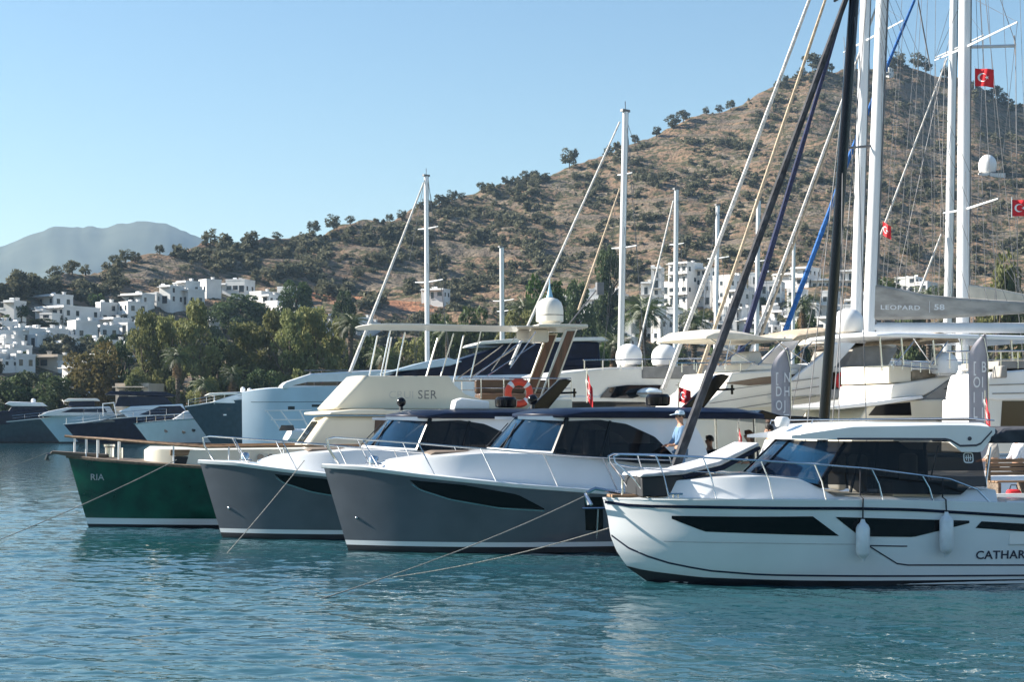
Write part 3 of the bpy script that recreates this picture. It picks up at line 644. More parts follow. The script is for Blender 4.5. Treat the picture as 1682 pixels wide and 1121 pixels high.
def cleat(m,x,y,z): m.tube([(x-.12,y,z+.06),(x+.12,y,z+.06)],.018,6); m.tube([(x-.04,y,z),(x-.04,y,z+.06)],.016,6); m.tube([(x+.04,y,z),(x+.04,y,z+.06)],.016,6)
# ---- the two dark grey cabin cruisers
fc=Frame(572,905,12); fb=Frame(365,884,12)
def cruiser():
    f=fc; t=f.thing('cabin_cruiser','dark grey hulled cabin cruiser with black roof, beside the white cruiser','motor boat','dark grey sister cabin cruisers')
    h=Hull(11.3,1.9,[(-.4,.3),(0,0),(1.88,-.55)],[(-.55,1.88),(.3,1.84),(1.46,1.69),(3.34,1.49),(5.2,1.34),(8,1.22),(11.3,1.18)],.4,.47,.88,pe=2.3)
    hullset(h,t,'grey',sheer_off=-.09,b0=.13,b1=.23)
    gunwale(h,MB(),-.1,0).build('gunwale','white',t); h.deck().build('deck','white',t)
    w=strip(MB(),h.ln(f,[(673,789.5),(690,804),(740,820),(820,834),(894,838)]),h.ln(f,[(673,789),(760,797),(850,813),(894,836)]),h.half,.006).build('hull_window','black',t)
    line(MB(),h.ln(f,[(676,796),(690,805.5),(740,821.5),(820,835.5),(894,840)]),h.half,.022,.012).build('window_trim','steel',w)
    d=strip(MB(),h.ln(f,[(962,872),(991,872)]),h.ln(f,[(960,817),(990,817)]),h.half,.006,8).build('boarding_panel','black',t)
    x0,z0=h.hp(f,980,870); m=MB()
    for s in (-1,): m.tube([(x0,s*(h.half(x0,z)+.05),z) for z in (.3,.6,.95)],.02); m.tube([(x0-.35,s*(h.half(x0,.95)+.05),.95),(x0+.15,s*(h.half(x0,.95)+.05),.95)],.025)
    m.build('grab_bar','steel',d)
    cov=MB().ball((.15,-h.half(.15,.72)-.01,.72),.035); cov.build('hull_fitting','steel',t)
    dk=lambda x:h.sheer(x)-.02
    wb=lambda x:min(h.half(x,1.6)-.34,1.36) if x<4 else 1.40
    zt=lambda x:itp([(.55,dk(.55)+.02),(.9,1.93),(1.6,2.03),(2.8,2.12),(4.2,2.11),(5.2,2.02),(6.2,1.92),(7.3,1.9)],x)
    trunk_loft(MB(),[.55,.7,.9,1.2,1.6,2.2,2.8,3.5,4.2,5.2,6.2,7.3],lambda x:max(.1,wb(x)),lambda x:max(.06,wb(x)-.13),dk,zt,.05).build('coachroof','white',t,ang=50)
    tk=MB(); trunk_loft(tk,[1.7,1.8,2.6,2.7],lambda x:.62,lambda x:.6,lambda x:2.06,lambda x:2.13 if 1.75<x<2.65 else 2.08,.03); tk.build('foredeck_hatch','dteak',t)
    ys=lambda x,z:1.37+.02*(x-4.2)-.16*(z-2.1)
    # windscreen
    def arc(c,e,hw,zc,ze,u): return (c+(e-c)*abs(u)**2.4,u*hw,zc+(ze-zc)*u*u)
    ba=lambda u:arc(3.1,4.22,1.37,2.18,2.11,u); ta=lambda u:arc(3.76,4.55,1.25,2.9,2.86,u)
    g=[[tuple(Vector(ba(-1+2*i/24)).lerp(Vector(ta(-1+2*i/24)),j/4)) for j in range(5)] for i in range(25)]
    ws=MB().rows(g).build('windscreen','blueg',t)
    m=ME()
    for u in (-.38,.38): m.tube([ba(u),ta(u)],.035)
    for u in (-1,1): m.tube([ba(u),ta(u)],.055)
    m.build('windscreen_pillar','black',ws)
    m=MB(); m.tube([ba(-1+2*i/24) for i in range(25)],.04); m.build('windscreen_base','white',ws)
    m=ME()
    for u in (-.5,.1): p=Vector(ba(u)); q=p.lerp(Vector(ta(u+.25)),.75); m.tube([p+Vector((-.04,0,.05)),q+Vector((-.05,0,.03))],.012)
    m.build('wiper','rubber',ws)
    L=lambda pts:[f.L(a,b,-1.33) for a,b in pts]
    bot=[(905,745),(960,750),(1000,756),(1050,762),(1107,763)]; top=[(930,692),(985,690),(1030,697),(1075,718),(1107,752)]
    sw=strip(MB(),L(bot),L(top),ys,.006).build('side_window','clear',t)
    m=MB()
    for p in (((988,754),(1002,694)),): line(m,L(p),ys,.0,.01)
    m=ME()
    for s in (-1,1):
        for a,b in (((985,753),(1003,692)),):
            (xa,za),(xb,zb)=L((a,b)); m.tube([(xa,s*(ys(xa,za)+.012),za),(xb,s*(ys(xb,zb)+.012),zb)],.03)
    m.build('window_mullion','black',sw)
    strip(MB(),L([(985,690),(1030,697),(1075,718),(1107,752),(1118,775)]),L([(985,685),(1060,685),(1135,686),(1152,720),(1168,775)]),ys,.0,26).build('cabin_side','white',t)
    strip(MB(),L([(852,689),(930,692),(985,690.5)]),L([(852,684),(930,684),(985,685)]),ys,.003).build('roof_coaming','white',t)
    MB().box(7.15,7.2,-1.28,1.28,.8,2.85).build('aft_bulkhead','glass',t,smooth=False)
    rf=MB(); slab(rf,1.42,lambda u:3.66+.8*u**2.6,8.95,lambda x:itp([(3.2,2.92),(3.7,2.87),(9,2.84)],x),lambda x:itp([(3.2,2.99),(3.7,3.06),(6,3.11),(8.6,3.09),(9,2.98)],x)); rf.build('roof','navy',t,bevel=.02)
    m=MB(); m.prism([(8.7,2.86),(10.3,2.7),(10.32,2.88),(9.4,2.92),(8.95,3.04)],-1.25,1.25); m.build('aft_awning','black',t,bevel=.03)
    m=ME()
    for x,y in ((8.8,-1.3),(8.8,1.3)): m.tube([(x,y,1.2),(x-.05,y,2.86)],.03)
    m.build('roof_post','steel',t)
    m=MB(); m.ball((3.95,-.55,3.26),.115); lt=m.build('search_light','black',t); MB().lathe([(.05,0),(.04,.1)],(3.95,-.55,3.06)).build('light_foot','rubber',lt)
    m=MB(); m.lathe([(.2,0),(.27,.03),(.28,.2),(.22,.27),(.02,.29)],(6.95,0,3.13)); m.build('radar_dome','black',t)
    m=MB(); m.prism([(7.5,3.09),(8.0,3.09),(8.62,3.82),(8.45,3.86),(8.3,3.84)],-.1,.1); m.build('mast_fin','black',t,bevel=.03)
    m=MB(); m.tube([(8.3,0,3.5),(8.75,0,3.52)],.03); m.tube([(8.7,0,3.4),(8.7,0,3.62)],.03); m.build('fin_light','black',t)
    # rails
    yr=lambda x:max(.14,h.half(x,h.sheer(x))-.13)
    R1=[(-.2,-.16,h.sheer(0)),(-.42,-.14,2.2),(-.46,-.14,2.4),(-.3,-.2,2.44)]+[(x,-yr(x),itp([(-.3,2.44),(1.5,2.31),(4.8,2.02),(6.8,1.95)],x)) for x in (.3,.8,1.5,2.4,3.4,4.4,5.4,6.2,6.7)]+[(7.0,-yr(7),1.6),(7.05,-yr(7),h.sheer(7))]
    m=MB(); rail(m,R1,.018); rl=m.build('bow_rail','steel',t)
    for x in (.25,1.35,2.6,3.9,5.2):
        for s in (-1,1):
            z=itp([(-.3,2.44),(1.5,2.31),(4.8,2.02),(6.8,1.95)],x); MB().tube([(x,s*yr(x),z),(x+.32,s*yr(x+.3),h.sheer(x+.3)-.01)],.013).build('stanchion','steel',rl)
    for q in ((.55,-.45,h.sheer(.5)),(.55,.45,h.sheer(.5)),(6.3,-1.72,h.sheer(6.3))): m=MB(); cleat(m,*q); m.build('cleat','steel',t)
    m=MB(); m.lathe([(.11,0),(.11,.16),(.08,.2)],(.55,0,h.sheer(.5)+.03)); m.build('windlass','steel',t)
    # inside the wheelhouse and the cockpit
    m=MB(); m.box(4.1,4.6,-1.0,1.0,1.9,2.2); m.build('dashboard','dark',t,bevel=.05)
    for y in (-.55,.55):
        m=MB(); m.box(5.0,5.5,y-.3,y+.3,1.8,2.0); m.box(5.42,5.6,y-.3,y+.3,2.0,2.6); m.build('helm_seat','cushion',t,bevel=.06)
    m=MB(); n=16; m.tube([(4.72,.55+.22*math.cos(2*math.pi*k/n),2.25+.2*math.sin(2*math.pi*k/n)) for k in range(n+1)],.018); m.build('steering_wheel','rubber',t)
    m=MB(); m.box(6.2,7.0,-1.0,-.2,1.5,2.3); m.build('galley_cabinet','mahog',t,bevel=.03)
    m=MB(); m.box(7.2,11.1,-1.6,1.6,.74,.8); m.build('cockpit_floor','teak',t)
    for y in (-1.72,1.62): MB().box(7.2,11.2,y,y+.1,.8,1.32).build('cockpit_coaming','white',t,bevel=.03)
    m=MB(); m.box(9.6,10.4,-.9,1.4,.805,1.22); m.box(10.3,10.5,-.9,1.4,1.22,1.7); m.build('cockpit_seat','shell',t,bevel=.05)
    return t
boatC=cruiser()
boatB=copytree(boatC); boatB.location=(fb.O[0],fb.O[1],0); boatB['label']='dark grey hulled cabin cruiser with black roof, between its sister boat and the green trawler'
CAB=('windscreen','roof','side_window','cabin_side','roof_coaming','search_light','dashboard','helm_seat','steering_wheel','coachroof','foredeck_hatch')
for ch in boatB.children:
    if ch.name.split('.')[0] in CAB: ch.location.x+=.3
(hx,hz),(hx2,_)=fb.L(742,691,-.7),fb.L(800,691,-.7); MB().prism([(hx,3.08),(hx+.04,3.3),(hx+.2,3.36),(hx2,3.28),(hx2,3.08)],-1.0,-.4).build('roof_locker','wplain',boatB,bevel=.04)
# ---- white cruiser in front
fw=Frame(1052,957,10)
def white_cruiser():
    f=fw; t=f.thing('cabin_cruiser','white cabin cruiser with angular black hull windows and black side glass, nearest boat','motor boat')
    h=Hull(9.4,1.6,[(-.4,.7),(0,.1),(.3,-.26),(.55,-.43),(.8,-.53),(1.13,-.58),(1.5,-.68)],[(-.68,1.47),(.7,1.49),(2.2,1.48),(4,1.46),(6.3,1.39),(9.4,1.3)],.34,.5,.9,pe=2.4)
    h.band(-.4,None,K=22,off=-.0).build('hull','white',t); h.deck(-.03).build('deck','white',t)
    strip(MB(),[(.55,-.3),(3,-.3),(9.3,-.3)],h.ln(f,[(1027,930),(1060,938),(1150,949),(1300,954),(1682,952),(1950,952)]),h.half,.008,40).build('bottom','anti',t)
    rb=h.ln(f,[(993,825),(1010,829),(1050,832),(1150,833.5),(1400,836),(1500,838),(1682,849),(1950,868)])
    g=[]; m=MB(); line(m,rb,h.half,.05,.02); m.build('rub_rail','navy',t)
    m=MB(); line(m,h.ln(f,[(1004,880),(1020,893),(1040,906),(1070,917),(1100,926),(1160,938),(1250,945),(1400,947),(1682,946),(1950,945)]),h.half,.032,.008); m.build('chine_stripe','dtext',t)
    m=MB(); line(m,h.ln(f,[(1425,897),(1480,898),(1490,898)]),h.half,.022,.008); line(m,h.ln(f,[(1426,897),(1477,929),(1560,929),(1682,929),(1950,928)]),h.half,.026,.008); m.build('accent_stripe','dtext',t)
    m=MB(); line(m,h.ln(f,[(1090,890),(1250,893),(1425,895)]),h.half,.012,.006); m.build('hull_crease','cushion',t)
    for tp,bt in (([(1103,848),(1335,849)],[(1103,853),(1157,874),(1270,878),(1378,881)]),([(1372,850),(1592,856)],[(1412,882),(1500,883),(1545,872),(1592,860)]),([(1612,857),(1682,861),(1800,868)],[(1602,868),(1682,874),(1800,882)])):
        strip(MB(),h.ln(f,bt),h.ln(f,tp),h.half,.008).build('hull_window','black',t)
    xa,za=h.hp(f,1602,919); xb,zb=h.hp(f,1682,919); s=(h.hp(f,1602,906)[1]-za)/.69
    text('CATHAR',s,lambda x,y:(xa+x,-(h.half(xa+x,za+y)+.01),za+y),'name_lettering','dtext',t,bold=.004,sx=1.12,spacing=1.06)
    # trunk
    wt=lambda x:max(.08,min(h.half(x,1.5)-.28,1.22))
    zt=lambda x:itp([(.0,1.5),(.15,1.66),(.5,1.78),(1.1,1.83),(1.8,1.86),(2.5,1.8),(2.9,1.62),(3.1,1.5),(4.9,1.47),(5.15,1.6),(6.0,1.6)],x)
    trunk_loft(MB(),[.0,.15,.3,.5,.8,1.1,1.5,1.8,2.2,2.5,2.9,3.1,4,4.9,5.15,6.0],wt,lambda x:max(.05,wt(x)-.1),lambda x:h.sheer(x)-.03,zt,.04).build('coachroof','white',t,ang=50)
    # sunpad with raised backrest
    m=MB(); m.prism([(-.12,1.5),(-.14,1.82),(.55,1.86),(.75,1.88),(.6,1.74),(.4,1.5)],-.62,.62); sp=m.build('sunpad_base','rubber',t,bevel=.02)
    m=MB(); m.prism([(-.18,1.83),(-.14,1.89),(.6,1.95),(1.2,2.1),(1.9,2.42),(1.93,2.36),(1.25,2.02),(.6,1.87)],-.66,.66); m.build('sunpad_cushion','cushion',sp,bevel=.03)
    m=MB(); m.prism([(.55,1.86),(1.25,2.015),(1.93,2.35),(1.95,2.3),(1.3,1.95),(.6,1.8)],-.67,.67); m.build('sunpad_edge','navy',sp,bevel=.01)
    # cabin glass
    ys=lambda x,z:1.2-.17*(z-1.7)
    L=lambda pts,y=-1.14:[f.L(a,b,y) for a,b in pts]
    def arc(c,e,hw,zc,ze,u): return (c+(e-c)*abs(u)**2.6,u*hw,zc+(ze-zc)*u*u)
    (xp,zp),(xq,zq)=L([(1345,796),(1392,728)]); (c0,z0)=f.L(1234,780,-.2); (c1,z1)=f.L(1290,722,-.2)
    ba=lambda u:arc(c0,xp,1.18,z0+.03,zp,u); ta=lambda u:arc(c1,xq,1.05,z1,zq,u)
    ws=MB().rows([[tuple(Vector(ba(-1+2*i/24)).lerp(Vector(ta(-1+2*i/24)),j/4)) for j in range(5)] for i in range(25)]).build('windscreen','blueg',t)
    m=ME()
    for u in (-1,-.33,.33,1): m.tube([ba(u),ta(u)],.03 if abs(u)<1 else .04)
    m.build('windscreen_pillar','black',ws)
    sw=strip(MB(),L([(1345,796),(1392,797),(1408,811),(1575,813),(1590,800),(1618,800)]),L([(1392,727),(1500,727),(1560,727),(1578,741),(1612,743)]),ys,.004,40).build('side_window','dglass',t)
    m=ME()
    for a,b in (((1395,809),(1420,728)),((1520,812),(1522,728))):
        (xa_,za_),(xb_,zb_)=L((a,b))
        for s in (-1,1): m.tube([(xa_,s*(ys(xa_,za_)-.03),za_),(xb_,s*(ys(xb_,zb_)-.03),zb_)],.028)
    m.build('window_mullion','black',sw)
    ex,ez=L([(1591,752.5)])[0]; m=MB()
    def rr(w,r):
        o=[]
        for cx,cz,a0 in ((1,1,0),(-1,1,90),(-1,-1,180),(1,-1,270)):
            for k in range(5): a=R(a0+k*22.5); o.append((cx*(w-r)+r*math.cos(a),cz*(w-r)+r*math.sin(a)))
        return o
    o_=rr(.092,.05); i_=rr(.072,.036); yy=lambda x,z:-(ys(ex+x,ez+z)+.01)
    m.rows([[(ex+x,yy(x,z),ez+z) for x,z in o_],[(ex+x,yy(x,z),ez+z) for x,z in i_]],True)
    for x0,x1,z0_,z1_ in ((-.06,.06,-.008,.008),(-.008,.008,-.06,.06),(-.045,-.03,-.045,.045),(.03,.045,-.045,.045)): m.add([(ex+x0,yy(x0,z0_),ez+z0_),(ex+x1,yy(x1,z0_),ez+z0_),(ex+x1,yy(x1,z1_),ez+z1_),(ex+x0,yy(x0,z1_),ez+z1_)],[(0,1,2,3)])
    m.build('window_emblem','ltext',t,smooth=False)
    # roof
    (xr0,_),(xr1,_)=L([(1275,712),(1633,700)],-1.2); xr1-=.05; 
    zbt=lambda x:itp([(1.9,2.5),(2.3,2.46),(5,2.45),(6.4,2.42)],x); ztp=lambda x:itp([(1.9,2.56),(2.2,2.66),(2.9,2.74),(3.6,2.78),(6.0,2.76),(6.4,2.66)],x)
    m=MB(); slab(m,1.2,lambda u:c1-.12+.55*u**3,xr1+.05,zbt,ztp,edge=.5); m.build('roof','white',t,bevel=.02)
    strip(MB(),L([(1300,721),(1400,722),(1555,723),(1578,743),(1612,743.5),(1634,712)],-1.2),L([(1300,716),(1400,702),(1545,699),(1590,699),(1610,700),(1634,703)],-1.2),lambda x,z:1.2,.012,40).build('roof_side_panel','white',t)
    m=MB(); line(m,L([(1375,721.5),(1470,721.5),(1558,722),(1577,733),(1608,732),(1629,709)],-1.21),lambda x,z:1.21,.035,.01); m.build('roof_stripe','dtext',t)
    ox,oz=L([(1592,721)],-1.2)[0]; MB().tube([(ox,-1.15,oz),(ox,-1.225,oz)],.035,12).build('roof_port','dtext',t)
    m=MB(); rail(m,[(2.7,-1.08,2.73),(2.72,-1.08,2.8),(5.5,-1.08,2.83),(6.0,-1.08,2.79)],.012); m.build('roof_rail','steel',t)
    m=MB(); m.box(4.0,5.0,-.6,.6,2.79,2.83); m.box(5.1,5.9,-.6,.6,2.79,2.82); m.build('roof_hatch','glass',t,bevel=.01)
    m=MB(); m.lathe([(.1,0),(.12,.03),(.13,.12),(.1,.17),(.01,.18)],(2.45,-.3,2.68)); m.build('antenna_dome','wplain',t)
    (px_,pz_)=L([(1618,802)])[0]; (qx,qz)=L([(1630,735)])[0]
    m=MB(); rail(m,[(px_,-1.15,pz_),(qx,-1.08,qz)],.018); m.build('cabin_handrail','steel',t)
    m=MB(); slab(m,1.25,lambda u:xr1-.02,xr1+2.6,lambda x:2.4,lambda x:2.69,edge=.8); m.build('aft_awning','dcanvas',t,bevel=.03)
    m=ME()
    for y in (-1.15,1.15): m.tube([(xr1+2.5,y,1.3),(xr1+2.5,y,2.5)],.02)
    m.build('awning_pole','steel',t)
    # rails
    yr=lambda x:max(.16,h.half(x,h.sheer(x))-.1)
    tz=lambda x:itp([(-.5,2.2),(.2,2.2),(1.7,2.12),(2.6,2.06),(3.6,1.98),(5.0,1.8)],x)
    R1=[(.0,-yr(0),h.sheer(0)),(-.25,-yr(0)*.8,1.82),(-.5,-.22,2.08),(-.52,-.2,2.17),(-.42,-.24,2.21)]+[(x,-yr(x),tz(x)) for x in (0,.5,1.1,1.7,2.6,3.6,4.4,5.0)]+[(5.5,-yr(5.5),1.62),(5.72,-yr(5.7),h.sheer(5.7))]
    m=MB(); rail(m,R1,.017); rl=m.build('bow_rail','steel',t)
    m=MB(); rail(m,[(-.5,-.22,2.05)]+[(x,-yr(x),tz(x)-.24) for x in (0,.5,1.1,1.7,2.6)],.008); m.build('middle_rail','steel',rl)
    for x in (.1,.8,1.7,2.6,3.6,4.5):
        for s in (-1,1): MB().tube([(x,s*yr(x),tz(x)),(x+.13,s*yr(x+.1),(tz(x)+h.sheer(x))/2),(x+.2,s*yr(x+.2),h.sheer(x+.2)-.01)],.013).build('stanchion','steel',rl)
    m=MB(); m.box(-.55,-.05,-.2,.2,1.47,1.52); m.build('bow_platform','teak',t,bevel=.01)
    m=MB(); m.tube([(-.15,0,1.5),(-.8,0,1.62),(-.95,0,1.55)],.035); m.tube([(-.9,-.15,1.35),(-.97,0,1.52),(-.9,.15,1.35)],.03); m.tube([(-.35,-.12,1.5),(-.35,-.12,1.78)],.02); m.build('anchor','steel',t)
    for q in (-1.,1.): m=MB(); cleat(m,.35,q,1.5); m.build('cleat','steel',t)
    # inside
    m=MB(); m.box(2.3,2.9,-1.0,1.0,1.5,1.78); m.build('dashboard','dark',t,bevel=.05)
    for x,y in ((3.25,-.5),(3.25,.5),(4.6,.5)):
        m=MB(); m.box(x,x+.5,y-.3,y+.3,1.3,1.55); m.box(x+.42,x+.58,y-.28,y+.28,1.55,2.2); m.build('seat','shell',t,bevel=.06)
    m=MB(); m.box(4.2,5.4,-.95,-.35,.8,1.75); m.build('galley_cabinet','shell',t,bevel=.03)
    m=MB(); m.box(6.1,9.3,-1.4,1.4,.6,.66); m.build('cockpit_floor','teak',t)
    for y in (-1.5,1.4): MB().box(6.05,9.3,y,y+.1,.66,1.42).build('cockpit_coaming','white',t,bevel=.03)
    for px,y0,y1,lab in ((1411,858,917,'white cylindrical fender hanging by the middle hull window of the nearest cruiser'),(1548,846,910,'white cylindrical fender hanging nearest the lettering of the nearest cruiser')):
        x,z1=h.hp(f,px,y0); x,z2=h.hp(f,px,y1); r=.115; y=-(h.half(x,(z1+z2)/2)+r+.01)
        k=f.thing('fender',lab,'fender','fenders on the white cruiser'); H=z1-z2
        MB().lathe([(.03,-.05),(.045,0),(.06,.02),(.09,.045),(r,.1),(r,H-.1),(.09,H-.045),(.06,H-.02),(.045,H),(.03,H+.05)],(x,y,z2),16).build('fender_body','fender',k)
        a=Vector((x,y,z1+.03)); MB().tube([a,(x,-(h.half(x,1.4)+.04),h.sheer(x)+.02),(x,-yr(x),h.sheer(x)+.06),(x,-yr(x)-.02,tz(min(x,4.9)))],.014).build('fender_line','dark',k)
    return t
white_cruiser()
# ---- green trawler yacht
fa=Frame(145,866,12)
def trawler():
    f=fa; t=f.thing('trawler_yacht','green hulled trawler yacht with cream flybridge and bowsprit platform','motor yacht')
    h=Hull(15,2.15,[(-.5,.3),(0,0),(1.88,-.52)],[(-.52,1.88),(.4,1.79),(1.43,1.71),(2.8,1.63),(6,1.5),(10,1.5),(15,1.65)],.36,.5,.82)
    hullset(h,t,'green',b0=.08,b1=.24)
    gunwale(h,MB(),-.05,.04,.05).build('cap_rail','dteak',t); h.deck(.02).build('deck','dteak',t)
    m=MB(); m.prism([(-.97,1.96),(-.92,2.02),(.5,1.93),(.5,1.85),(-.3,1.84)],-.26,.26); m.build('bowsprit_platform','dteak',t,bevel=.02)
    m=MB(); m.tube([(-.85,0,1.98),(-1.06,0,1.9),(-1.02,0,1.75)],.04); m.tube([(-1.02,-.2,1.95),(-1.09,0,1.8),(-1.02,.2,1.95)],.035); m.build('anchor','cable',t)
    wb=lambda x:max(.3,min(h.half(x,1.6)-.25,1.75))
    trunk_loft(MB(),[1.45,1.5,1.6,1.9,3,5,6.4],lambda x:wb(x)*itp([(1.45,.7),(1.6,.97),(1.9,1)],x),lambda x:(wb(x)-.05)*itp([(1.45,.65),(1.6,.95),(1.9,1)],x),lambda x:h.sheer(x),lambda x:itp([(1.45,1.98),(1.6,2.08),(3,2.06),(6.4,2.1)],x),.06).build('trunk_cabin','cream',t,ang=50)
    for px in (299,):
        x,z=f.L(px,757,-1.6); m=MB(); m.box(x-.25,x+.25,-wb(x)-.02,-wb(x)+.05,z-.1,z+.1); q=m.build('hawse_plate','rubber',t,bevel=.02); MB().box(x-.3,x+.3,-wb(x)-.015,-wb(x)+.1,z+.12,z+.28).build('hawse_cover','teak',q,bevel=.02)
    for px in (428,445):
        x,z=f.L(px,752,-1.75); MB().tube([(x,-wb(x)+.04,z),(x,-wb(x)-.012,z)],.09,14).build('porthole','glass',t)
    # teak rail on white stanchions
    yr=lambda x:max(.12,h.half(x,h.sheer(x))-.08); tz=lambda x:itp([(-.6,2.40),(.5,2.33),(2.9,2.13),(6.5,2.17),(14,2.2)],x)
    m=MB(); rail(m,[(-.6,-.05,2.41)]+[(x,-yr(x),tz(x)) for x in (-.4,0,.5,1,1.6,2.3,3,4,5,6,7.5,9,11,13,14.5)],.035); rl=m.build('teak_rail','teak',t)
    for x in (-.35,-.05,.25,.8,2.2,3.6,5,6.4,8,10,12,14):
        for s in (-1,1): MB().tube([(x,s*yr(x),tz(x)),(x,s*yr(x),h.sheer(x))],.022).build('stanchion','wplain',rl)
    m=MB(); m.lathe([(.12,0),(.12,.25),(.15,.28),(.15,.34)],(.55,0,1.85)); m.lathe([(.05,0),(.05,.3)],(.85,-.25,1.8)); m.build('windlass','steel',t)
    m=MB(); 
    for q in ((-.4,.32,.5),(.2,.75,.9)): pass
    x,z=h.hp(f,148,780); text('RIA',.24,lambda a,b:(x+a,-(h.half(x+a,z-.15+b)+.01),z-.15+b),'bow_lettering','cushion',t)
    # deckhouse
    p=lambda pts,y:f.poly(pts,y)
    (xa,za),(xb,zb)=p([(486,752),(534,684)],-1.5)
    def dh(m,w,pts,extra=0):
        return m.prism(pts,-w,w)
    dh(MB(),1.62,[(xa,1.55),(xa,za),(xb,zb),(12.8,zb),(12.8,1.55)]).build('deckhouse','cream',t,bevel=.12)
    bt,tp=p([(612,740),(655,742)],-1.62),p([(616,690),(680,690)],-1.62); wd=strip(MB(),bt,tp,lambda x,z:1.62,.012,6).build('deckhouse_window','brown',t)
    for xo in (2.2,3.6): strip(MB(),[(bt[0][0]+xo,bt[0][1]),(bt[1][0]+xo,bt[1][1])],[(tp[0][0]+xo,tp[0][1]),(tp[1][0]+xo,tp[1][1])],lambda x,z:1.62,.012,6).build('deckhouse_window','glass',t)
    m=MB(); g=[]
    for s in (-.55,0,.55): k=.2; m.add([(xa+(xb-xa)*.3-.02,s-.22,za+(zb-za)*.3+.02),(xa+(xb-xa)*.3-.02,s+.22,za+(zb-za)*.3+.02),(xa+(xb-xa)*.85-.02,s+.2,za+(zb-za)*.85+.02),(xa+(xb-xa)*.85-.02,s-.2,za+(zb-za)*.85+.02)],[(0,1,2,3)])
    m.build('deckhouse_windscreen','glass',t,solid=.02)
    m=MB(); (xv,zv)=f.L(508,676,-1.2); slab(m,1.85,lambda u:xv+.5*u**3,13.4,lambda x:2.98,lambda x:3.13,edge=.9); m.build('boat_deck','cream',t,bevel=.04)
    fl=p([(553,672),(603,618),(738,618),(748,634),(765,648),(792,657),(940,657),(940,673)],-1.5)
    m=MB(); m.prism(fl,-1.5,-1.42); m.prism(fl,1.42,1.5); m.build('flybridge_side','cream',t,bevel=.03)
    (a0,b0),(a1,b1)=fl[0],fl[1]; m=MB(); g=[]
    for i in range(17):
        u=-1+2*i/16; y=u*1.49; k=.35*abs(u)**4; g.append([(a0-.3+k+ (a1-a0)*j/6+.1*math.sin(math.pi*j/6)*0,y,b0+(b1-b0)*j/6) for j in range(7)])
    m.rows(g); m.build('flybridge_front','cream',t,solid=.06)
    x,z=f.L(638,655,-1.5); ty=lambda a,b:(x+a,-1.505,z+b); text('CRUI',.29,ty,'faded_lettering','ftext',t,sx=1.05); x2,z2=f.L(686,655.5,-1.5); text('SER',.33,lambda a,b:(x2+a,-1.505,z2+b),'dark_lettering','gtext',t,sx=.95,spacing=1.1)
    m=MB(); m.box(8.0,8.7,-.9,.9,3.14,3.75); m.build('helm_console','shell',t,bevel=.05)
    (sx,sz),(sx2,_)=p([(800,648),(925,648)],-.5); m=MB(); m.box(sx,sx2,.6,1.35,3.14,3.6); m.box(sx,sx2,1.2,1.4,3.6,4.0); m.build('flybridge_bench','brown',t,bevel=.05)
    m=MB()
    (r0,_),(r1,_)=p([(790,621),(938,621)],-1.45)
    for y in (-1.46,1.46):
        m.tube([(r0-.5,y,3.97),(r1,y,3.97)],.02); m.tube([(r0-.2,y,3.7),(r1,y,3.7)],.012)
        for k in range(5): m.tube([(r0+(r1-r0)*k/4,y,3.42),(r0+(r1-r0)*k/4,y,3.97)],.016)
    m.build('flybridge_rail','steel',t)
    # awning
    (w0,wz0),(w1,wz1)=p([(594,541),(884,538)],-1.3); m=MB(); slab(m,1.4,lambda u:w0+.25*u**2,w1,lambda x:5.38,lambda x:5.42+.02*math.sin((x-w0)*1.3),edge=.7); m.build('sun_awning','shell',t,bevel=.02)
    for a,b in (((641,540),(624,618)),((665,543),(650,618)),((745,545),(722,618)),((790,540),(772,618))):
        for y in (-1.3,1.3):
            (q0,z0),(q1,z1)=p([a,b],-1.3); MB().tube([(q0,y,z0-.05),(q1,y,3.9)],.02).build('awning_pole','steel',t)
    for a,b in (((858,560),(780,618)),((880,565),(800,618)),((838,605),(880,545))):
        for y in (-1.3,1.3):
            (q0,z0),(q1,z1)=p([a,b],-1.3); MB().tube([(q0,y,z0),(q1,y,z1)],.016).build('awning_brace','steel',t)
    # wooden radar arch and radome
    leg=p([(886,655),(906,655),(948,541),(928,541)],-1.15); inner=p([(889,653),(903,653),(944,544),(931,544)],-1.15)
    for y in (-1.2,1.08):
        q=MB().prism(leg,y,y+.12).build('arch_leg','cream',t,bevel=.03); MB().prism(inner,y-.012,y+.132).build('wood_inlay','mahog',q)
    (u0,v0),(u1,v1)=p([(868,541),(948,532)],0); m=MB(); m.box(u0,u1,-1.25,1.25,v0-.02,v0+.08);  m.build('arch_platform','cream',t,bevel=.03)
    (rx,rz)=f.L(903,533,0); m=MB(); m.lathe([(.28,0),(.3,.1),(.385,.14),(.385,.42),(.37,.55),(.32,.68),(.22,.77),(.1,.81),(.01,.82)],(rx,0,v0+.08),28); rd=m.build('radome','shell',t)
    m=MB(); m.lathe([(.388,.3),(.388,.325)],(rx,0,v0+.08),28); m.build('radome_band','gtext',rd)
    m=MB(); m.lathe([(.1,.82),(.07,.92),(.03,1.1),(.005,1.35)],(rx,0,v0+.08),12); m.build('radome_finial',mat('pale blue tip',(.3,.55,.72),.5),rd)
    (sx,sz)=f.L(860,560,.2); m=MB(); dome(m,(sx,.2,sz),.2,.36); m.tube([(sx,.2,sz),(sx+.3,.2,sz-.1),(u0,.2,v0)],.03); m.build('small_radome','wplain',t)
    m=MB(); (sx,sz)=f.L(885,562,-.4); m.box(sx-.2,sx+.25,-.6,-.1,sz-.02,v0-.02); m.build('radar_box','shell',t,bevel=.06)
    m=MB()
    for px,a,b in ((985,470,540),): pass
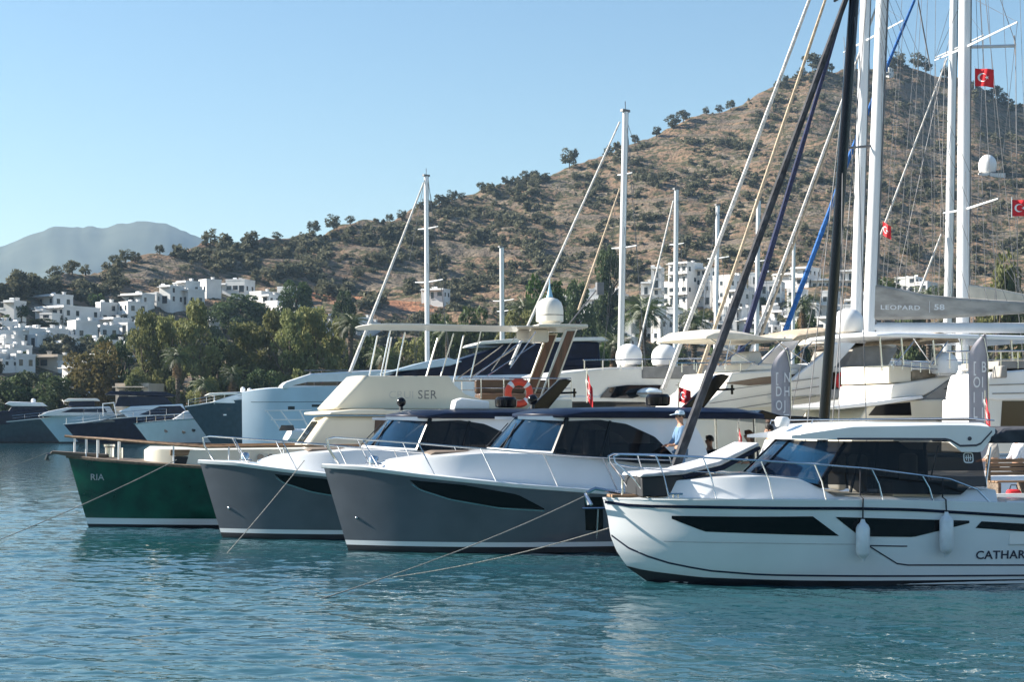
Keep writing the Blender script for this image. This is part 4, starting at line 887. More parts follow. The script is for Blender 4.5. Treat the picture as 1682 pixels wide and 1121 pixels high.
    (qx,qz),(qx2,qz2)=p([(925,545),(985,470)],.6); m.tube([(qx,.6,qz),(qx2,.6,qz2)],.02); m.box(qx2-.1,qx2+.1,.5,.7,qz2-.25,qz2+.1); m.build('antenna_mast','cable',t)
    # lifebuoy
    bx,bz=f.L(852,646,-1.55); k=f.thing('lifebuoy','orange lifebuoy with pale bands hanging on the cream flybridge rail','lifebuoy')
    def ring(a0,a1,r,m,nn=24):
        rows=[]
        for i in range(nn+1):
            a=a0+(a1-a0)*i/nn; rows.append([(bx+(.3+r*math.cos(b))*math.cos(a),-1.58+r*1.1*math.sin(b),bz+(.3+r*math.cos(b))*math.sin(a)) for b in [2*math.pi*j/12 for j in range(12)]])
        m.rows(rows,True)
    m=MB(); ring(0,2*math.pi,.095,m,40); m.build('ring','orange',k)
    for q in range(4): m=MB(); ring(R(45+90*q-9),R(45+90*q+9),.099,m,6); m.build('band','ltext',k)
trawler()
# ---- mooring lines
def mooring(a,b,sag,label,r=.0105):
    a,b=Vector(a),Vector(b); b+=(b-a).normalized()*1.2; pts=[]
    for i in range(25):
        u=i/24; p=a.lerp(b,u); p.z-=sag*4*u*(1-u); pts.append(p)
    tag(MB().tube(pts,r,6).build('mooring_line','rope',None),label,'rope','mooring lines')
mooring(P(78,744,45.0),P(-60,782,44),.12,'mooring line from the bowsprit of the green trawler running out of frame')
mooring(P(290,756,43.4),P(-40,899,37.6),.1,'mooring line from the green hull slanting down to the water at the left edge')
mooring(P(500,757,39.8),P(372,908,36),.05,'mooring line from the second grey cruiser into the water in front of it')
mooring(P(968,812,35.6),P(552,972,27),.12,'upper mooring line from the side of the nearer grey cruiser to the water')
mooring(P(1000,868,30.2),P(572,946,30.6),.2,'lower mooring line from the bow of the nearest white cruiser to the water')
# ---- white and cream motor yachts behind the front row
def pp(f,t,name,m,pts,w,w2=None,bevel=.06,yl=None,zmin=None):
    w*=getattr(f,'rw',1)
    q=f.poly(pts,-(w if yl is None else yl))
    if zmin is not None: q=[(x,z if z>zmin+.3 else zmin) for x,z in q]
    return MB().prism(q,-w,w if w2 is None else w2).build(name,m,t,bevel=bevel)
def win(f,t,pts,w,name='window',m='glass',both=True):
    w*=getattr(f,'rw',1)
    q=f.poly(pts,-w)
    for s in ((-1,1) if both else (-1,)): o=MB().prism(q,s*(w+.012),s*(w-.03)).build(name,m,t,smooth=False)
    return o
def dm(f,t,px,pb,pt,rpx,yl=0,name='radome'):
    (x,z),(x1,_),(_,z1)=f.L(px,pb,yl),f.L(px+rpx,pb,yl),f.L(px,pt,yl); m=MB(); dome(m,(x,yl,z),x1-x,z1-z); return m.build(name,'wplain',t)
def tb(f,t,name,m,pts,r,yl=0):
    return MB().tube([f.P3(a,b,yl) for a,b in pts],r,8).build(name,m,t)
def yhull(t,L,B,x0,z0,m,boot='anti',zs=None,rake=1.6):
    h=Hull(L+x0,B,[(-.5,x0+rake),(0,x0+rake*.75),(z0,x0)],[(x0,z0),(x0+L*.35,z0*.9),(x0+L,z0*.85)],.45,.6,.8); h.zk=-.5
    h.band(-.5,.12).build('bottom','anti',t); h.band(.12,None).build('topsides',m,t); h.deck().build('deck','white',t); return h
f=Frame(850,0,24,Y=66); f.rw=.8; t=f.thing('motor_yacht','white motor yacht carrying the twin radomes behind the nearer grey cruiser','motor yacht')
yhull(t,17,2.4,-.6,2.0,'white')
pp(f,t,'deckhouse','shell',[(880,740),(893,668),(925,650),(1135,652),(1165,695),(1175,740)],2.1,bevel=.08)
pp(f,t,'flybridge','shell',[(893,645),(899,622),(925,612),(1000,604),(1185,601),(1185,640),(1100,652),(930,656)],2.0,bevel=.08)
win(f,t,[(985,654),(1000,637),(1030,633),(1086,633),(1082,642),(1038,655)],2.1); win(f,t,[(905,668),(925,660),(1000,660),(1120,662),(1130,675),(905,675)],2.1)
pp(f,t,'hardtop_panel','gcanvas',[(1055,603),(1172,600),(1172,618),(1120,623),(1055,622)],2.06,bevel=.05)
pp(f,t,'foredeck_trunk','shell',[(840,740),(870,705),(895,690),(900,740)],1.6,bevel=.1)
dm(f,t,1033,603,565,19,-.6); dm(f,t,1092,604,566,19,.2)
tb(f,t,'radar_mast','white',[(1083,660),(1106,612)],.09,-1.2); tb(f,t,'radar_bar','white',[(1070,618),(1112,616)],.05,-1.2)
m=MB()
for px in (960,990,1020,1055,1100,1140,1175): m.tube([f.P3(px,608,-1.9),f.P3(px,592,-1.9)],.025)
m.tube([f.P3(958,592,-1.9),f.P3(1180,589,-1.9)],.028); m.build('flybridge_rail','steel',t)
x,z=f.L(1062,654,-1.9); k=f.thing('tender','small white covered tender on the deck of the yacht with twin radomes','dinghy'); m=MB(); m.lathe([(.01,.0),(.35,.02),(.5,.15),(.48,.26),(.3,.36),(.01,.4)],(x,-2.15,z),20); o=m.build('tender_cover','pale',k); m=MB(); m.lathe([(.505,.12),(.52,.16),(.505,.2)],(x,-2.15,z)); m.build('rubber_band','gcanvas',o)
# second, with cream bimini
f=Frame(1120,0,24,Y=58); f.rw=.8; t=f.thing('motor_yacht','cream flybridge motor yacht with sloping white arch and long cream bimini','motor yacht')
yhull(t,15,2.3,-.4,1.9,'white')
pp(f,t,'deckhouse','shell',[(1105,760),(1128,690),(1160,662),(1190,640),(1202,612),(1310,606),(1345,650),(1500,645),(1530,700),(1535,760)],2.05,bevel=.07)
win(f,t,[(1188,630),(1250,620),(1318,614),(1300,628),(1230,634)],2.05,m='brown'); win(f,t,[(1312,690),(1335,668),(1420,663),(1498,655),(1512,690)],2.05); win(f,t,[(1150,690),(1185,672),(1280,668),(1290,690)],2.05,m='cream')
pp(f,t,'flybridge_coaming','shell',[(1225,610),(1235,597),(1300,598),(1345,600),(1345,612)],1.8,bevel=.08)
for s in (1,-1):
    q=f.poly([(1272,655),(1300,624),(1345,588),(1388,550),(1416,548),(1405,566),(1372,604),(1350,650)],-1.95); MB().prism(q,s*1.95,s*1.75).build('radar_arch','white',t,bevel=.06)
win(f,t,[(1318,650),(1348,608),(1352,650)],2.0,'arch_glass','gcanvas')
x0,zb=f.L(1143,556,-1.6); x1,_=f.L(1300,556,-1.6); x2,_=f.L(1362,556,-1.6); zt=f.L(1200,537,-1.6)[1]
m=MB(); slab(m,1.7,lambda u:x0+.35*u**2,x1,lambda x:zb-.02,lambda x:zb+.12+.24*math.sin(math.pi*min(1,(x-x0+.5)/3.3)),edge=.55); m.build('bimini','canvas',t,bevel=.02)
m=MB(); slab(m,1.7,lambda u:x1+.02,x2,lambda x:zb-.02+.1*(x-x1),lambda x:zb+.22+.3*(x-x1)/(x2-x1),edge=.6); m.build('bimini_extension','tcanvas',t,bevel=.02)
m=ME()
for a,b in (((1165,556),(1240,600)),((1240,556),(1180,602)),((1200,557),(1190,605)),((1290,554),(1245,600)),((1270,556),(1330,600)),((1345,553),(1290,600))):
    for y in (-1.6,1.6): m.tube([f.P3(*a,y),f.P3(*b,y)],.022)
m.build('bimini_frame','steel',t)
pp(f,t,'helm_seat','wplain',[(1226,600),(1228,580),(1250,576),(1256,600)],.7,bevel=.1)
m=MB()
for px in range(1120,1240,24): m.tube([f.P3(px,612-(px-1120)*.02,-2.0),f.P3(px,597,-2.0)],.02)
m.tube([f.P3(1110,597,-2.0),f.P3(1240,596,-2.0)],.026); m.build('flybridge_rail','steel',t)
dm(f,t,1393,550,507,21,-.4)
for a,b in (((1132,684),(1340,652)),((1165,664),(1345,636)),((1205,640),(1345,622))):
    (q0,z0),(q1,z1)=f.L(*a,-2.05),f.L(*b,-2.05); MB().prism([(q0,z0),(q1,z1),(q1,z1+.03),(q0,z0+.03)],-2.07,-2.03).build('deck_line','gcanvas',t,smooth=False)
pp(f,t,'side_awning','gcanvas',[(1388,606),(1402,572),(1430,566),(1472,562),(1474,575),(1456,606)],1.5,bevel=.03)
q=f.poly([(1398,560),(1412,549),(1440,547),(1462,553),(1474,568),(1470,572),(1440,562),(1405,564)],-1.7); MB().prism(q,-1.7,1.7).build('aft_canopy','canvas',t,bevel=.05)
pp(f,t,'aft_cabin','brown',[(1372,640),(1372,612),(1456,610),(1458,640)],1.95,bevel=.04); pp(f,t,'aft_bulwark','cushion',[(1360,656),(1362,640),(1468,637),(1470,652)],2.15,bevel=.06)
pp(f,t,'aft_cabin_top','white',[(1348,612),(1350,604),(1458,602),(1460,611)],2.0,bevel=.03)
(bx,bz)=f.L(1383,626,-2.0); k=f.thing('lifebuoy','dark red lifebuoy on the brown aft cabin side of the cream yacht','lifebuoy'); m=MB(); m.rows([[(bx+(.24+.07*math.cos(b))*math.cos(a),-2.03+.07*math.sin(b),bz+(.24+.07*math.cos(b))*math.sin(a)) for b in [2*math.pi*j/10 for j in range(10)]] for a in [2*math.pi*i/28 for i in range(29)]],True); m.build('ring','red',k)
# third, nearer to the right
f=Frame(1400,0,24,Y=54); f.rw=.8; t=f.thing('motor_yacht','cream yacht with grey tinted windscreen and a radome, right of the brown aft cabin','motor yacht')
yhull(t,13,2.2,-.6,1.8,'white')
pp(f,t,'deckhouse','cream',[(1395,745),(1405,700),(1425,668),(1497,658),(1590,655),(1610,692),(1610,745)],2.0,bevel=.05)
win(f,t,[(1426,683),(1440,666),(1495,661),(1497,683)],2.0,m='black'); pp(f,t,'deck_lip','white',[(1370,668),(1440,660),(1515,650),(1518,655),(1440,667),(1375,673)],2.15,bevel=.03)
pp(f,t,'coachroof','shell',[(1462,656),(1466,632),(1500,627),(1560,617),(1578,618),(1518,651)],1.75,bevel=.05)
pp(f,t,'windscreen','gcanvas',[(1517,655),(1560,624),(1594,614),(1640,612),(1640,660),(1520,664)],1.85,bevel=.04); win(f,t,[(1550,640),(1575,624),(1600,619),(1600,640)],1.87,'windscreen_pane','pane')
pp(f,t,'helm_panel','cream',[(1460,630),(1460,600),(1497,600),(1497,628)],1.6,bevel=.04); pp(f,t,'seat_back','tcanvas',[(1497,627),(1498,608),(1536,607),(1538,621)],1.3,bevel=.04)
m=MB()
for q0,q1 in (((1465,600),(1540,607)),((1465,590),(1542,600))): m.tube([f.P3(*q0,-1.65),f.P3(*q1,-1.65)],.025)
for k in range(6): m.tube([f.P3(1467+15*k,589+2*k,-1.65),f.P3(1467+15*k,606+2*k,-1.65)],.02)
m.build('helm_rail','steel',t); dm(f,t,1551,618,578,18,-1.5)
m=MB(); (xa,za)=f.L(1415,553,-1.8); (xb,_)=f.L(1740,553,-1.8); slab(m,1.9,lambda u:xa+.5*u**3,xb,lambda x:za,lambda x:za+.2,edge=.6); m.build('hardtop','white',t,bevel=.03)
m=ME()
for px,pb in ((1445,610),(1480,600),(1532,600),(1578,600),(1660,600)):
    for y in (-1.7,1.7): m.tube([f.P3(px,553,y),f.P3(px+4,pb,y)],.03)
for a,b in (((1470,600),(1505,556)),((1500,556),(1530,600)),((1560,556),(1530,600))): m.tube([f.P3(*a,-1.7),f.P3(*b,-1.7)],.022)
m.build('hardtop_post','steel',t)
q=f.poly([(1508,563),(1520,551),(1545,546),(1570,551),(1578,563),(1545,557)],-1.75); MB().prism(q,-1.75,1.2).build('arched_canopy','tcanvas',t,bevel=.03)
# fourth, cut by the right edge
f=Frame(1600,0,9,Y=50); f.rw=.65; t=f.thing('motor_yacht','white motor yacht with dark saloon windows cut off by the right edge','motor yacht')
yhull(t,14,2.3,-.3,1.7,'white')
pp(f,t,'saloon','shell',[(1606,745),(1608,655),(1900,650),(1920,745)],2.0,bevel=.05); pp(f,t,'upper_deck','white',[(1616,655),(1620,630),(1626,612),(1700,606),(1900,604),(1900,652),(1640,658)],2.1,bevel=.06); pp(f,t,'side_locker','gcanvas',[(1640,606),(1640,593),(1900,590),(1900,603)],2.0,bevel=.04)
win(f,t,[(1642,725),(1646,659),(1890,657),(1890,725)],2.0)
for a,b in (((1624,634),(1760,630)),((1630,648),(1760,646))):
    (q0,z0),(q1,z1)=f.L(*a,-1.37),f.L(*b,-1.37); MB().prism([(q0,z0),(q1,z1),(q1,z1+.03),(q0,z0+.03)],-1.385,-1.35).build('deck_line','gcanvas',t,smooth=False)
m=MB()
for px in range(1560,1760,28): m.tube([f.P3(px,606,-1.3),f.P3(px,578,-1.3)],.02)
m.tube([f.P3(1555,578,-1.3),f.P3(1760,576,-1.3)],.03); m.tube([f.P3(1555,592,-1.3),f.P3(1760,590,-1.3)],.015); m.build('rail','steel',t)
pp(f,t,'fender_bag','gcanvas',[(1628,622),(1630,602),(1640,602),(1641,622)],2.2,-2.0,bevel=.05)
# sleek dark glazed yacht behind the trawler
f=Frame(600,0,12,Y=95); t=f.thing('motor_yacht','sleek motor yacht with sloping dark glass behind the trawler flybridge','motor yacht')
yhull(t,26,3.0,-.8,2.6,'white')
pp(f,t,'upper_house','navy',[(635,640),(640,617),(700,600),(745,594),(830,567),(900,560),(985,562),(990,640)],2.4,bevel=.12)
pp(f,t,'sloping_roof','pale',[(636,612),(700,594),(735,588),(760,594),(740,601),(700,606)],2.5,bevel=.05); pp(f,t,'hardtop','shell',[(785,566),(790,561),(850,556),(990,554),(1000,560),(900,562)],2.5,bevel=.05)
pp(f,t,'main_house','white',[(560,680),(600,625),(640,620),(1000,612),(1000,690)],2.6,bevel=.15); pp(f,t,'aft_roof','navy',[(895,602),(900,592),(985,588),(988,602)],2.5,bevel=.05)
# ---- yachts along the far quay at left
def lyacht(label,stem,wl,Y,sheer,m,B,parts,yaw=14,name='motor_yacht',boot=None,L=None,rails=None):
    f=Frame(wl,0,yaw,Y=Y); t=f.thing(name,label,'motor yacht')
    x0,z0=f.L(*stem,0); sh=[(x0,z0)]+[f.L(a,b,-B*.85) for a,b in sheer]; Lx=L or sh[-1][0]+3
    sh.append((Lx,sh[-1][1])); h=Hull(Lx,B,[(-.5,.35),(0,0),(z0,x0)],sh,.5,.65,.75); h.zk=-.6
    h.band(-.6,.25).build('bottom','anti',t); h.band(.25,None).build('topsides',m,t); h.deck().build('deck','white',t); gunwale(h,MB(),-.12,.02,.05).build('gunwale','white' if m!='white' else 'steel',t)
    m=MB(); xs=[x0+.4+(min(Lx,24)*.55)*k/12 for k in range(13)]; yy=lambda x:-max(.15,h.half(x,h.sheer(x))-.15)
    for k,x in enumerate(xs):
        if k%2==0: m.tube([(x,yy(x),h.sheer(x)),(x,yy(x),h.sheer(x)+.75)],.03,5)
    m.tube([(x,yy(x),h.sheer(x)+.75) for x in xs],.035,5); m.tube([(x,yy(x),h.sheer(x)+.4) for x in xs],.02,5); m.build('bow_rail','steel',t)
    for nm,mt,pts,w in parts:
        if nm.startswith('window'): win(f,t,pts,w,'window',mt)
        elif nm.startswith('pole'): tb(f,t,nm,mt,pts,.07,-w)
        elif nm=='dome': dm(f,t,*pts,w)
        else: pp(f,t,nm,mt,pts,w,bevel=.12)
    return f,t,h
lyacht('dark charcoal hulled yacht with a pale hardtop, at the left edge of the photo',(-60,700),-40,243,[(0,694),(60,688),(130,684)],'teal',3.0,[('deckhouse','navy',[(-20,700),(0,676),(70,672),(100,690)],2.3),('hardtop','white',[(8,664),(15,660),(70,662),(78,668),(20,668)],2.2),('cabin','navy',[(10,680),(20,667),(70,667),(85,680)],2.0),('window_band','navy',[(-5,688),(5,680),(75,679),(85,688)],2.3),('dome',None,(55,662,655,4),0)],L=22)
lyacht('pale blue hulled yacht with a white sloping foredeck, between the charcoal and navy yachts',(66,688),100,238,[(90,684),(130,682),(200,680)],'pale',2.8,[('deckhouse','white',[(62,684),(80,676),(110,670),(180,668),(190,684)],2.0),('window_band','navy',[(100,678),(118,672),(172,671),(176,678)],2.0),('hardtop','shell',[(102,660),(112,655),(160,655),(165,659)],1.9),('cockpit','navy',[(112,668),(114,660),(155,659),(156,668)],1.8)],L=20)
lyacht('navy hulled motor yacht with raked dark windows and a black hardtop',(104,697),132,232,[(140,694),(180,688),(240,683),(300,680)],'navy',2.9,[('foredeck_trunk','teal',[(150,696),(190,684),(235,672),(300,668),(300,690)],2.1),('deckhouse','pale',[(196,676),(215,668),(300,664),(312,690),(215,690)],2.2),('window_band','navy',[(228,682),(262,668),(296,667),(306,676),(300,682)],2.2),('hardtop','navy',[(172,648),(182,643),(270,644),(290,650),(285,652)],2.1),('cabin_glass','navy',[(188,668),(195,652),(270,651),(288,668)],1.9),('pole','wplain',[(170,684),(169,664)],2.0),('pole','wplain',[(191,682),(187,662)],2.0),('pole','wplain',[(168,664),(188,662)],2.0)],L=24)
f_,t_,h_=lyacht('small white cruiser with portholes and pointed white cabin, in front of the navy yacht',(220,696),247,226,[(240,694),(282,690),(330,688)],'white',2.2,[('cabin','white',[(280,692),(296,682),(304,676),(330,672),(345,692)],1.6)],L=13)
for px,py in ((273,708),(302,710),(318,707)):
    x,z=h_.hp(f_,px,py); y=-h_.half(x,z); MB().tube([(x,y-.03,z),(x,y+.1,z)],.26,12).build('porthole','glass',t_)
lyacht('slate teal hulled yacht with a raked bow, behind the plumb bowed white yacht',(304,668),350,216,[(330,664),(360,659),(400,655)],'teal',3.0,[('foredeck_trunk','white',[(345,662),(375,652),(400,645),(440,642),(440,665)],2.0),('hardtop','shell',[(338,650),(345,646),(395,644),(405,648)],2.0),('window_panel','ltext',[(367,683),(372,683),(372,681),(367,681)],3.0),('pole','wplain',[(352,664),(352,650)],1.5),('pole','wplain',[(396,656),(396,646)],1.5),('dome',None,(399,646,636,4),.3),('dome',None,(410,646,638,4),-.3)],L=24)
f=Frame(398,0,12,Y=204); t=f.thing('motor_yacht','white plumb bowed yacht, hull shade painted pale blue, with long flush foredeck and raised white wheelhouse','motor yacht')
h=Hull(34,3.6,[(-.6,.1),(0,0),(5.6,-.05)],[(-.1,6.5),(1.2,6.75),(3,6.95),(10,7.2),(34,7.2)],.3,.36,.9); h.zk=-.7
h.band(-.6,.3).build('bottom','anti',t); h.band(.3,None).build('topsides','pale',t); h.deck(.0,.15).build('deck','white',t)  # white topsides; the shade on them is put into the pale blue colour
pp(f,t,'wheelhouse','white',[(462,634),(470,627),(510,614),(620,608),(720,608),(720,640),(465,640)],2.8,bevel=.2); win(f,t,[(480,634),(505,628),(640,626),(640,634)],2.8)
m=MB(); line(m,h.ln(f,[(412,661),(480,661),(560,660),(700,659)]),h.half,.06,.02); m.build('hull_groove','teal',t)
strip(MB(),h.ln(f,[(473,675),(484,675)]),h.ln(f,[(473,668),(484,668)]),h.half,.03).build('window','glass',t); strip(MB(),h.ln(f,[(512,669),(556,669)]),h.ln(f,[(512,665),(556,665)]),h.half,.03).build('window','glass',t)
m=MB()
for px in (510,558): m.tube([f.P3(px,638,-2.5),f.P3(px,609,-2.5)],.09)
m.tube([f.P3(500,609,-2.5),f.P3(720,608,-2.5)],.08); m.build('deck_rail','cable',t)
# small white boat with boarding frame beside the trawler
f=Frame(452,0,12,Y=62); t=f.thing('motor_boat','small white boat with a slanted tubular bow frame, left of the trawler wheelhouse','motor boat')
h=yhull(t,9,1.5,.1,1.85,'white',rake=.5)
pp(f,t,'cabin','white',[(470,725),(480,706),(540,704),(545,725)],1.1,bevel=.1)
m=ME()
for y in (-1.0,1.0):
    for a,b in (((438,675),(462,708)),((460,674),(485,706)),((492,674),(508,706)),((436,675),(512,674)),((445,690),(500,690))): m.tube([f.P3(*a,y),f.P3(*b,y)],.025)
m.tube([f.P3(438,675,-1),f.P3(438,675,1)],.025); m.build('bow_frame','wplain',t); win(f,t,[(458,708),(462,699),(482,699),(484,708)],1.05,'porthole_panel','teal',False)
# ---- sailing yachts
def sailer(label,pm,Y,mb,mt,wpx,mmat,stays,spread=(),yaw=12,bow=None,L=12,B=1.9,hm='white',name='sailing_yacht',wires=(),dz=1.3,cat='sailing yacht',hull=True,sweep=1):
    (xb,yb_),(xt,yt)=mb,mt; f=Frame(bow,0,yaw,Y=Y); t=f.thing(name,label,cat); r=wpx/2*Y/F
    if hull:
        h=Hull(L,B,[(-.4,.9),(0,.5),(dz,-.2)],[(-.2,dz),(L*.4,dz*.88),(L,dz*.85)],.6,.75,.75); h.band(-.4,.1).build('bottom','anti',t); h.band(.1,None).build('topsides',hm,t); h.deck().build('deck','white',t)
        xs=[L*.22,L*.25,L*.4,L*.6,L*.62]; trunk_loft(MB(),xs,lambda x:B*.6,lambda x:B*.5,lambda x:dz*.85,lambda x:dz+.32 if L*.23<x<L*.61 else dz,.08).build('cabin','white',t)
    a=Vector(f.P3(xb,yb_,0)); b=Vector(f.P3(xt,yt,0)); foot=a+(b-a)*((dz-a.z)/(b.z-a.z))
    ms=MB().tube([foot,a,b],[r,r,r*.92],14).build('mast',mmat,t)
    MB().tube([foot.lerp(b,.02)+Vector((r*.9,-r*.5,0)),b+Vector((r*.8,-r*.5,0))],r*.12,5).build('sail_track','cable',ms)
    m=MB(); m.box(b.x-r*1.6,b.x+r*1.6,-r*.6,r*.6,b.z,b.z+.12); m.tube([b,b+Vector((0,0,.5))],.02,5); m.build('masthead','cable',ms)
    tips=[]
    for py,hw in spread:
        k=(yb_-py)/(yb_-yt); c=a.lerp(b,k); l=hw*Y/F/max(.25,math.sin(f.a+math.atan2(f.O[0],f.O[1])*-1))
        for s in (-1,1):
            e=c+Vector((.12*l*sweep,s*l,.07*l)); MB().tube([c,e],[.05,.03],6).build('spreader',mmat,ms); tips.append((s,e))
    for s in (-1,1):
        pts=[b]+[e for q,e in reversed(tips) if q==s]+[Vector((foot.x+.3,s*B*.95,dz*.9))]; pts=sorted(pts,key=lambda p:-p.z)
        MB().tube(pts,.011,4).build('shroud','cable',t); 
        if tips: MB().tube([a.lerp(b,.62),Vector((foot.x-.3,s*B*.9,dz*.9))],.009,4).build('shroud','cable',t)
    for st in stays:
        (p0,q0,p1,q1,w0,w1,mm,nm)=st; A=Vector(f.P3(p0,q0,0)); E=Vector(f.P3(p1,q1,0)); n=12
        pts=[A.lerp(E,i/n) for i in range(n+1)]; rr=[(w0+(w1-w0)*i/n)/2*Y/F*(1+.08*math.sin(i*2.1)) for i in range(n+1)]; MB().tube(pts,rr,8).build(nm,mm,t)
    for (p0,q0,p1,q1,w,yl) in wires: MB().tube([f.P3(p0,q0,yl),f.P3(p1,q1,yl)],w/2*Y/F,5).build('stay','cable',t)
    return f,t
FS='furled_sail'
sailer('sailing yacht with a plain white mast and furled foresail behind the sun awning',700,100,(702,600),(700,290),8,'mastw',[(575,612,696,300,6,3,'wcanvas',FS)],[(376,20),(464,28)],yaw=40,bow=560,wires=((740,600,703,292,1.2,0),(672,430,698,292,1,0)))
sailer('sailing yacht with a short grey mast left of the large radome',825,140,(825,600),(824,407),8,'alu',[],[(495,18),(512,10)],yaw=40,bow=760,L=11)
sailer('sailing yacht with the tallest free standing grey mast and a long furled foresail',1022,75,(1019,600),(1027,184),11,'alu',[(838,600,1018,200,5,3,'wcanvas',FS),(950,510,1018,310,4,3,'tcanvas','inner_sail')],[(287,12),(408,20)],yaw=40,bow=835,L=13,wires=((1060,600,1028,184,1.2,0),(1050,260,1030,200,1,0)))
sailer('sailing yacht with a slim grey mast above the right one of the twin radomes',1111,112,(1109,590),(1111,312),8,'alu',[(1045,590,1106,330,4,2.5,'wcanvas',FS)],[(402,10)],yaw=40,bow=1030,L=11,wires=((1131,590,1112,312,1,0),))
sailer('sailing yacht with a slim mast just right of the furled white sail',1178,118,(1175,590),(1179,338),7,'mastw',[],[(425,14)],yaw=40,bow=1110,L=11,wires=((1200,590,1179,338,1,0),(1150,560,1178,338,1,0)))
sailer('sailing yacht with a mast half hidden behind the tan furled sail',1245,105,(1242,590),(1246,330),8,'alu',[],[(430,8)],yaw=40,bow=1170,L=11)
sailer('sailing yacht with a short thin mast left of the blue furled sail',1302,120,(1302,590),(1304,398),6,'alu',[],[],yaw=40,bow=1240,L=10)
f,t=sailer('sailing yacht with a black mast and dark grey furled foresail behind the white cruiser',1380,34.4,(1353,690),(1403,-10),17,'black',[(1103,785,1405,-45,17,10,'dcanvas',FS)],[(-20,30)],bow=1092,L=12.5,hm='navy',dz=1.35,wires=((1365,720,1425,-30,2,-.4),(1345,720,1400,-20,2,.3)))
# catamaran with the labelled boom bag
f=Frame(1060,0,12,Y=63); t=f.thing('catamaran','sailing catamaran with white mast and lettered grey boom bag','catamaran')
for y in (-3.6,3.6):
    h=Hull(17,.9,[(-.4,.3),(0,.1),(2.0,-.1)],[(-.1,2.0),(17,1.9)],.5,.5,.8); m=MB()
    for a in (h.band(-.4,None),h.deck()): m.add([(x,yy+y,z) for x,yy,z in a.v],a.f)
    m.build('hull','white',t)
m=MB(); m.box(4.5,16,-3.4,3.4,1.2,2.0); m.build('bridge_deck','white',t,bevel=.1); m=MB(); m.prism([(5,2.0),(7,3.3),(15,3.4),(15.5,2.0)],-3,3); m.build('saloon','white',t,bevel=.25)
m=MB(); m.box(6.5,14.5,-2.6,2.6,4.9,5.05); m.build('hardtop','white',t,bevel=.05)
for x in (7,14):
    for y in (-2.4,2.4): MB().tube([(x,y,3.3),(x,y,4.9)],.06).build('hardtop_post','white',t)
a,b=Vector(f.P3(1427,548,0)),Vector(f.P3(1449,-20,0)); foot=a+(b-a)*((3.3-a.z)/(b.z-a.z)); ms=MB().tube([foot,a,b,b+(b-a)*.42],[.235,.235,.21,.17],16).build('mast','mastw',t)
MB().tube([a+Vector((.2,-.12,0)),b+Vector((.2,-.1,0))],.05,6).build('sail_track','cable',ms)
for (p,q) in ((1413,237),(1450,240)): pass
m=MB(); m.tube([f.P3(1384,244,0),f.P3(1447,238,0)],.05,6); m.build('spreader','cable',ms)
for (p0,q0,p1,q1,w0,w1,mm) in ((1090,640,1332,-8,8,6,'wcanvas'),(1140,640,1358,-8,7,5,'tcanvas')):
    A=Vector(f.P3(p0,q0,0));E=Vector(f.P3(p1,q1,0)); n=16; MB().tube([A.lerp(E,i/n) for i in range(n+1)],[(w0+(w1-w0)*i/n)/2*63/F*(1+.07*math.sin(i*1.9)) for i in range(n+1)],8).build(FS,mm,t)
(x0,z0)=f.L(1434,537,-.2); (x1,_)=f.L(1760,537,-.2)
MB().tube([(x0,0,z0-.02),(x1,0,z0+.05)],.2,12).build('boom','mastw',t)
bag=f.poly([(1434,526),(1436,466),(1470,472),(1520,483),(1580,489),(1682,495),(1760,498),(1760,512),(1682,515),(1540,524)],-.22); q=MB().prism(bag,-.22,.22).build('boom_bag','bagcloth',t,bevel=.12)
(tx,tz)=f.L(1446,508.5,-.24); (ux,uz)=f.L(1534,509,-.24)
text('LEOPARD',.24,lambda x,y:(tx+x,-.235,tz+y),'boom_lettering','ltext',t,bold=.004,sx=1.45,spacing=1.12); text('58',.3,lambda x,y:(ux+x,-.235,uz+y),'boom_numbers','ltext',t,bold=.006,sx=1.5)
m=MB(); (sx,sz)=f.L(1527,514,-.24); (_,sz2)=f.L(1527,495,-.24); m.box(sx-.008,sx+.008,-.24,-.232,sz,sz2); m.build('boom_divider','ltext',t,smooth=False)
for k in range(9): 
    p=1436+k*30; MB().tube([f.P3(1449-k*1.5,120-k*25,-.25),f.P3(p+8,470+min(k*5,25),-.25)],.009,4).build('lazy_jack','cable',t)
sailer('sailing yacht with white mast and navy and pale furled sails left of the catamaran mast',1412,73,(1405,560),(1422,-10),18,'mastw',[(1208,605,1392,-10,12,6,'ncanvas',FS),(1225,600,1440,10,6,4,'wcanvas','furled_genoa'),(1247,560,1400,130,5,3,'tcanvas','inner_sail')],[(68,30)],bow=1200,L=13,wires=((1418,540,1386,60,1,0),(1440,520,1425,0,1,0)))
f5,t5=sailer('sailing yacht with a thick grey mast with dark track and blue furled foresail',1563,78,(1556,560),(1567,-10),14,'alu',[(1284,560,1398,250,9,8,'bcanvas',FS),(1398,250,1502,0,7,5,'bcanvas',FS),(1510,480,1546,385,4,3,'wcanvas','inner_sail'),(1430,430,1556,95,4,2.5,'wcanvas','furled_staysail')],[(82,22)],bow=1270,L=14,wires=((1508,0,1528,110,2.5,0),(1528,110,1532,450,1,0),(1540,560,1552,100,1,.6),(1470,480,1560,60,1,-.5),(1600,560,1568,0,1.2,0)))
f6,t6=sailer('sailing yacht with the thickest white mast and cream boom cover at right',1583,69,(1581,560),(1585,-10),21,'mastw',[],[(78,36),(345,24)],bow=1500,L=15,wires=((1672,480,1668,70,1.5,-1),(1668,70,1640,-10,1.2,-1),(1682,600,1618,-10,1.2,.5),(1640,560,1610,-10,1,-.6),(1700,480,1590,340,1.2,0),(1690,500,1592,350,1,.3)))
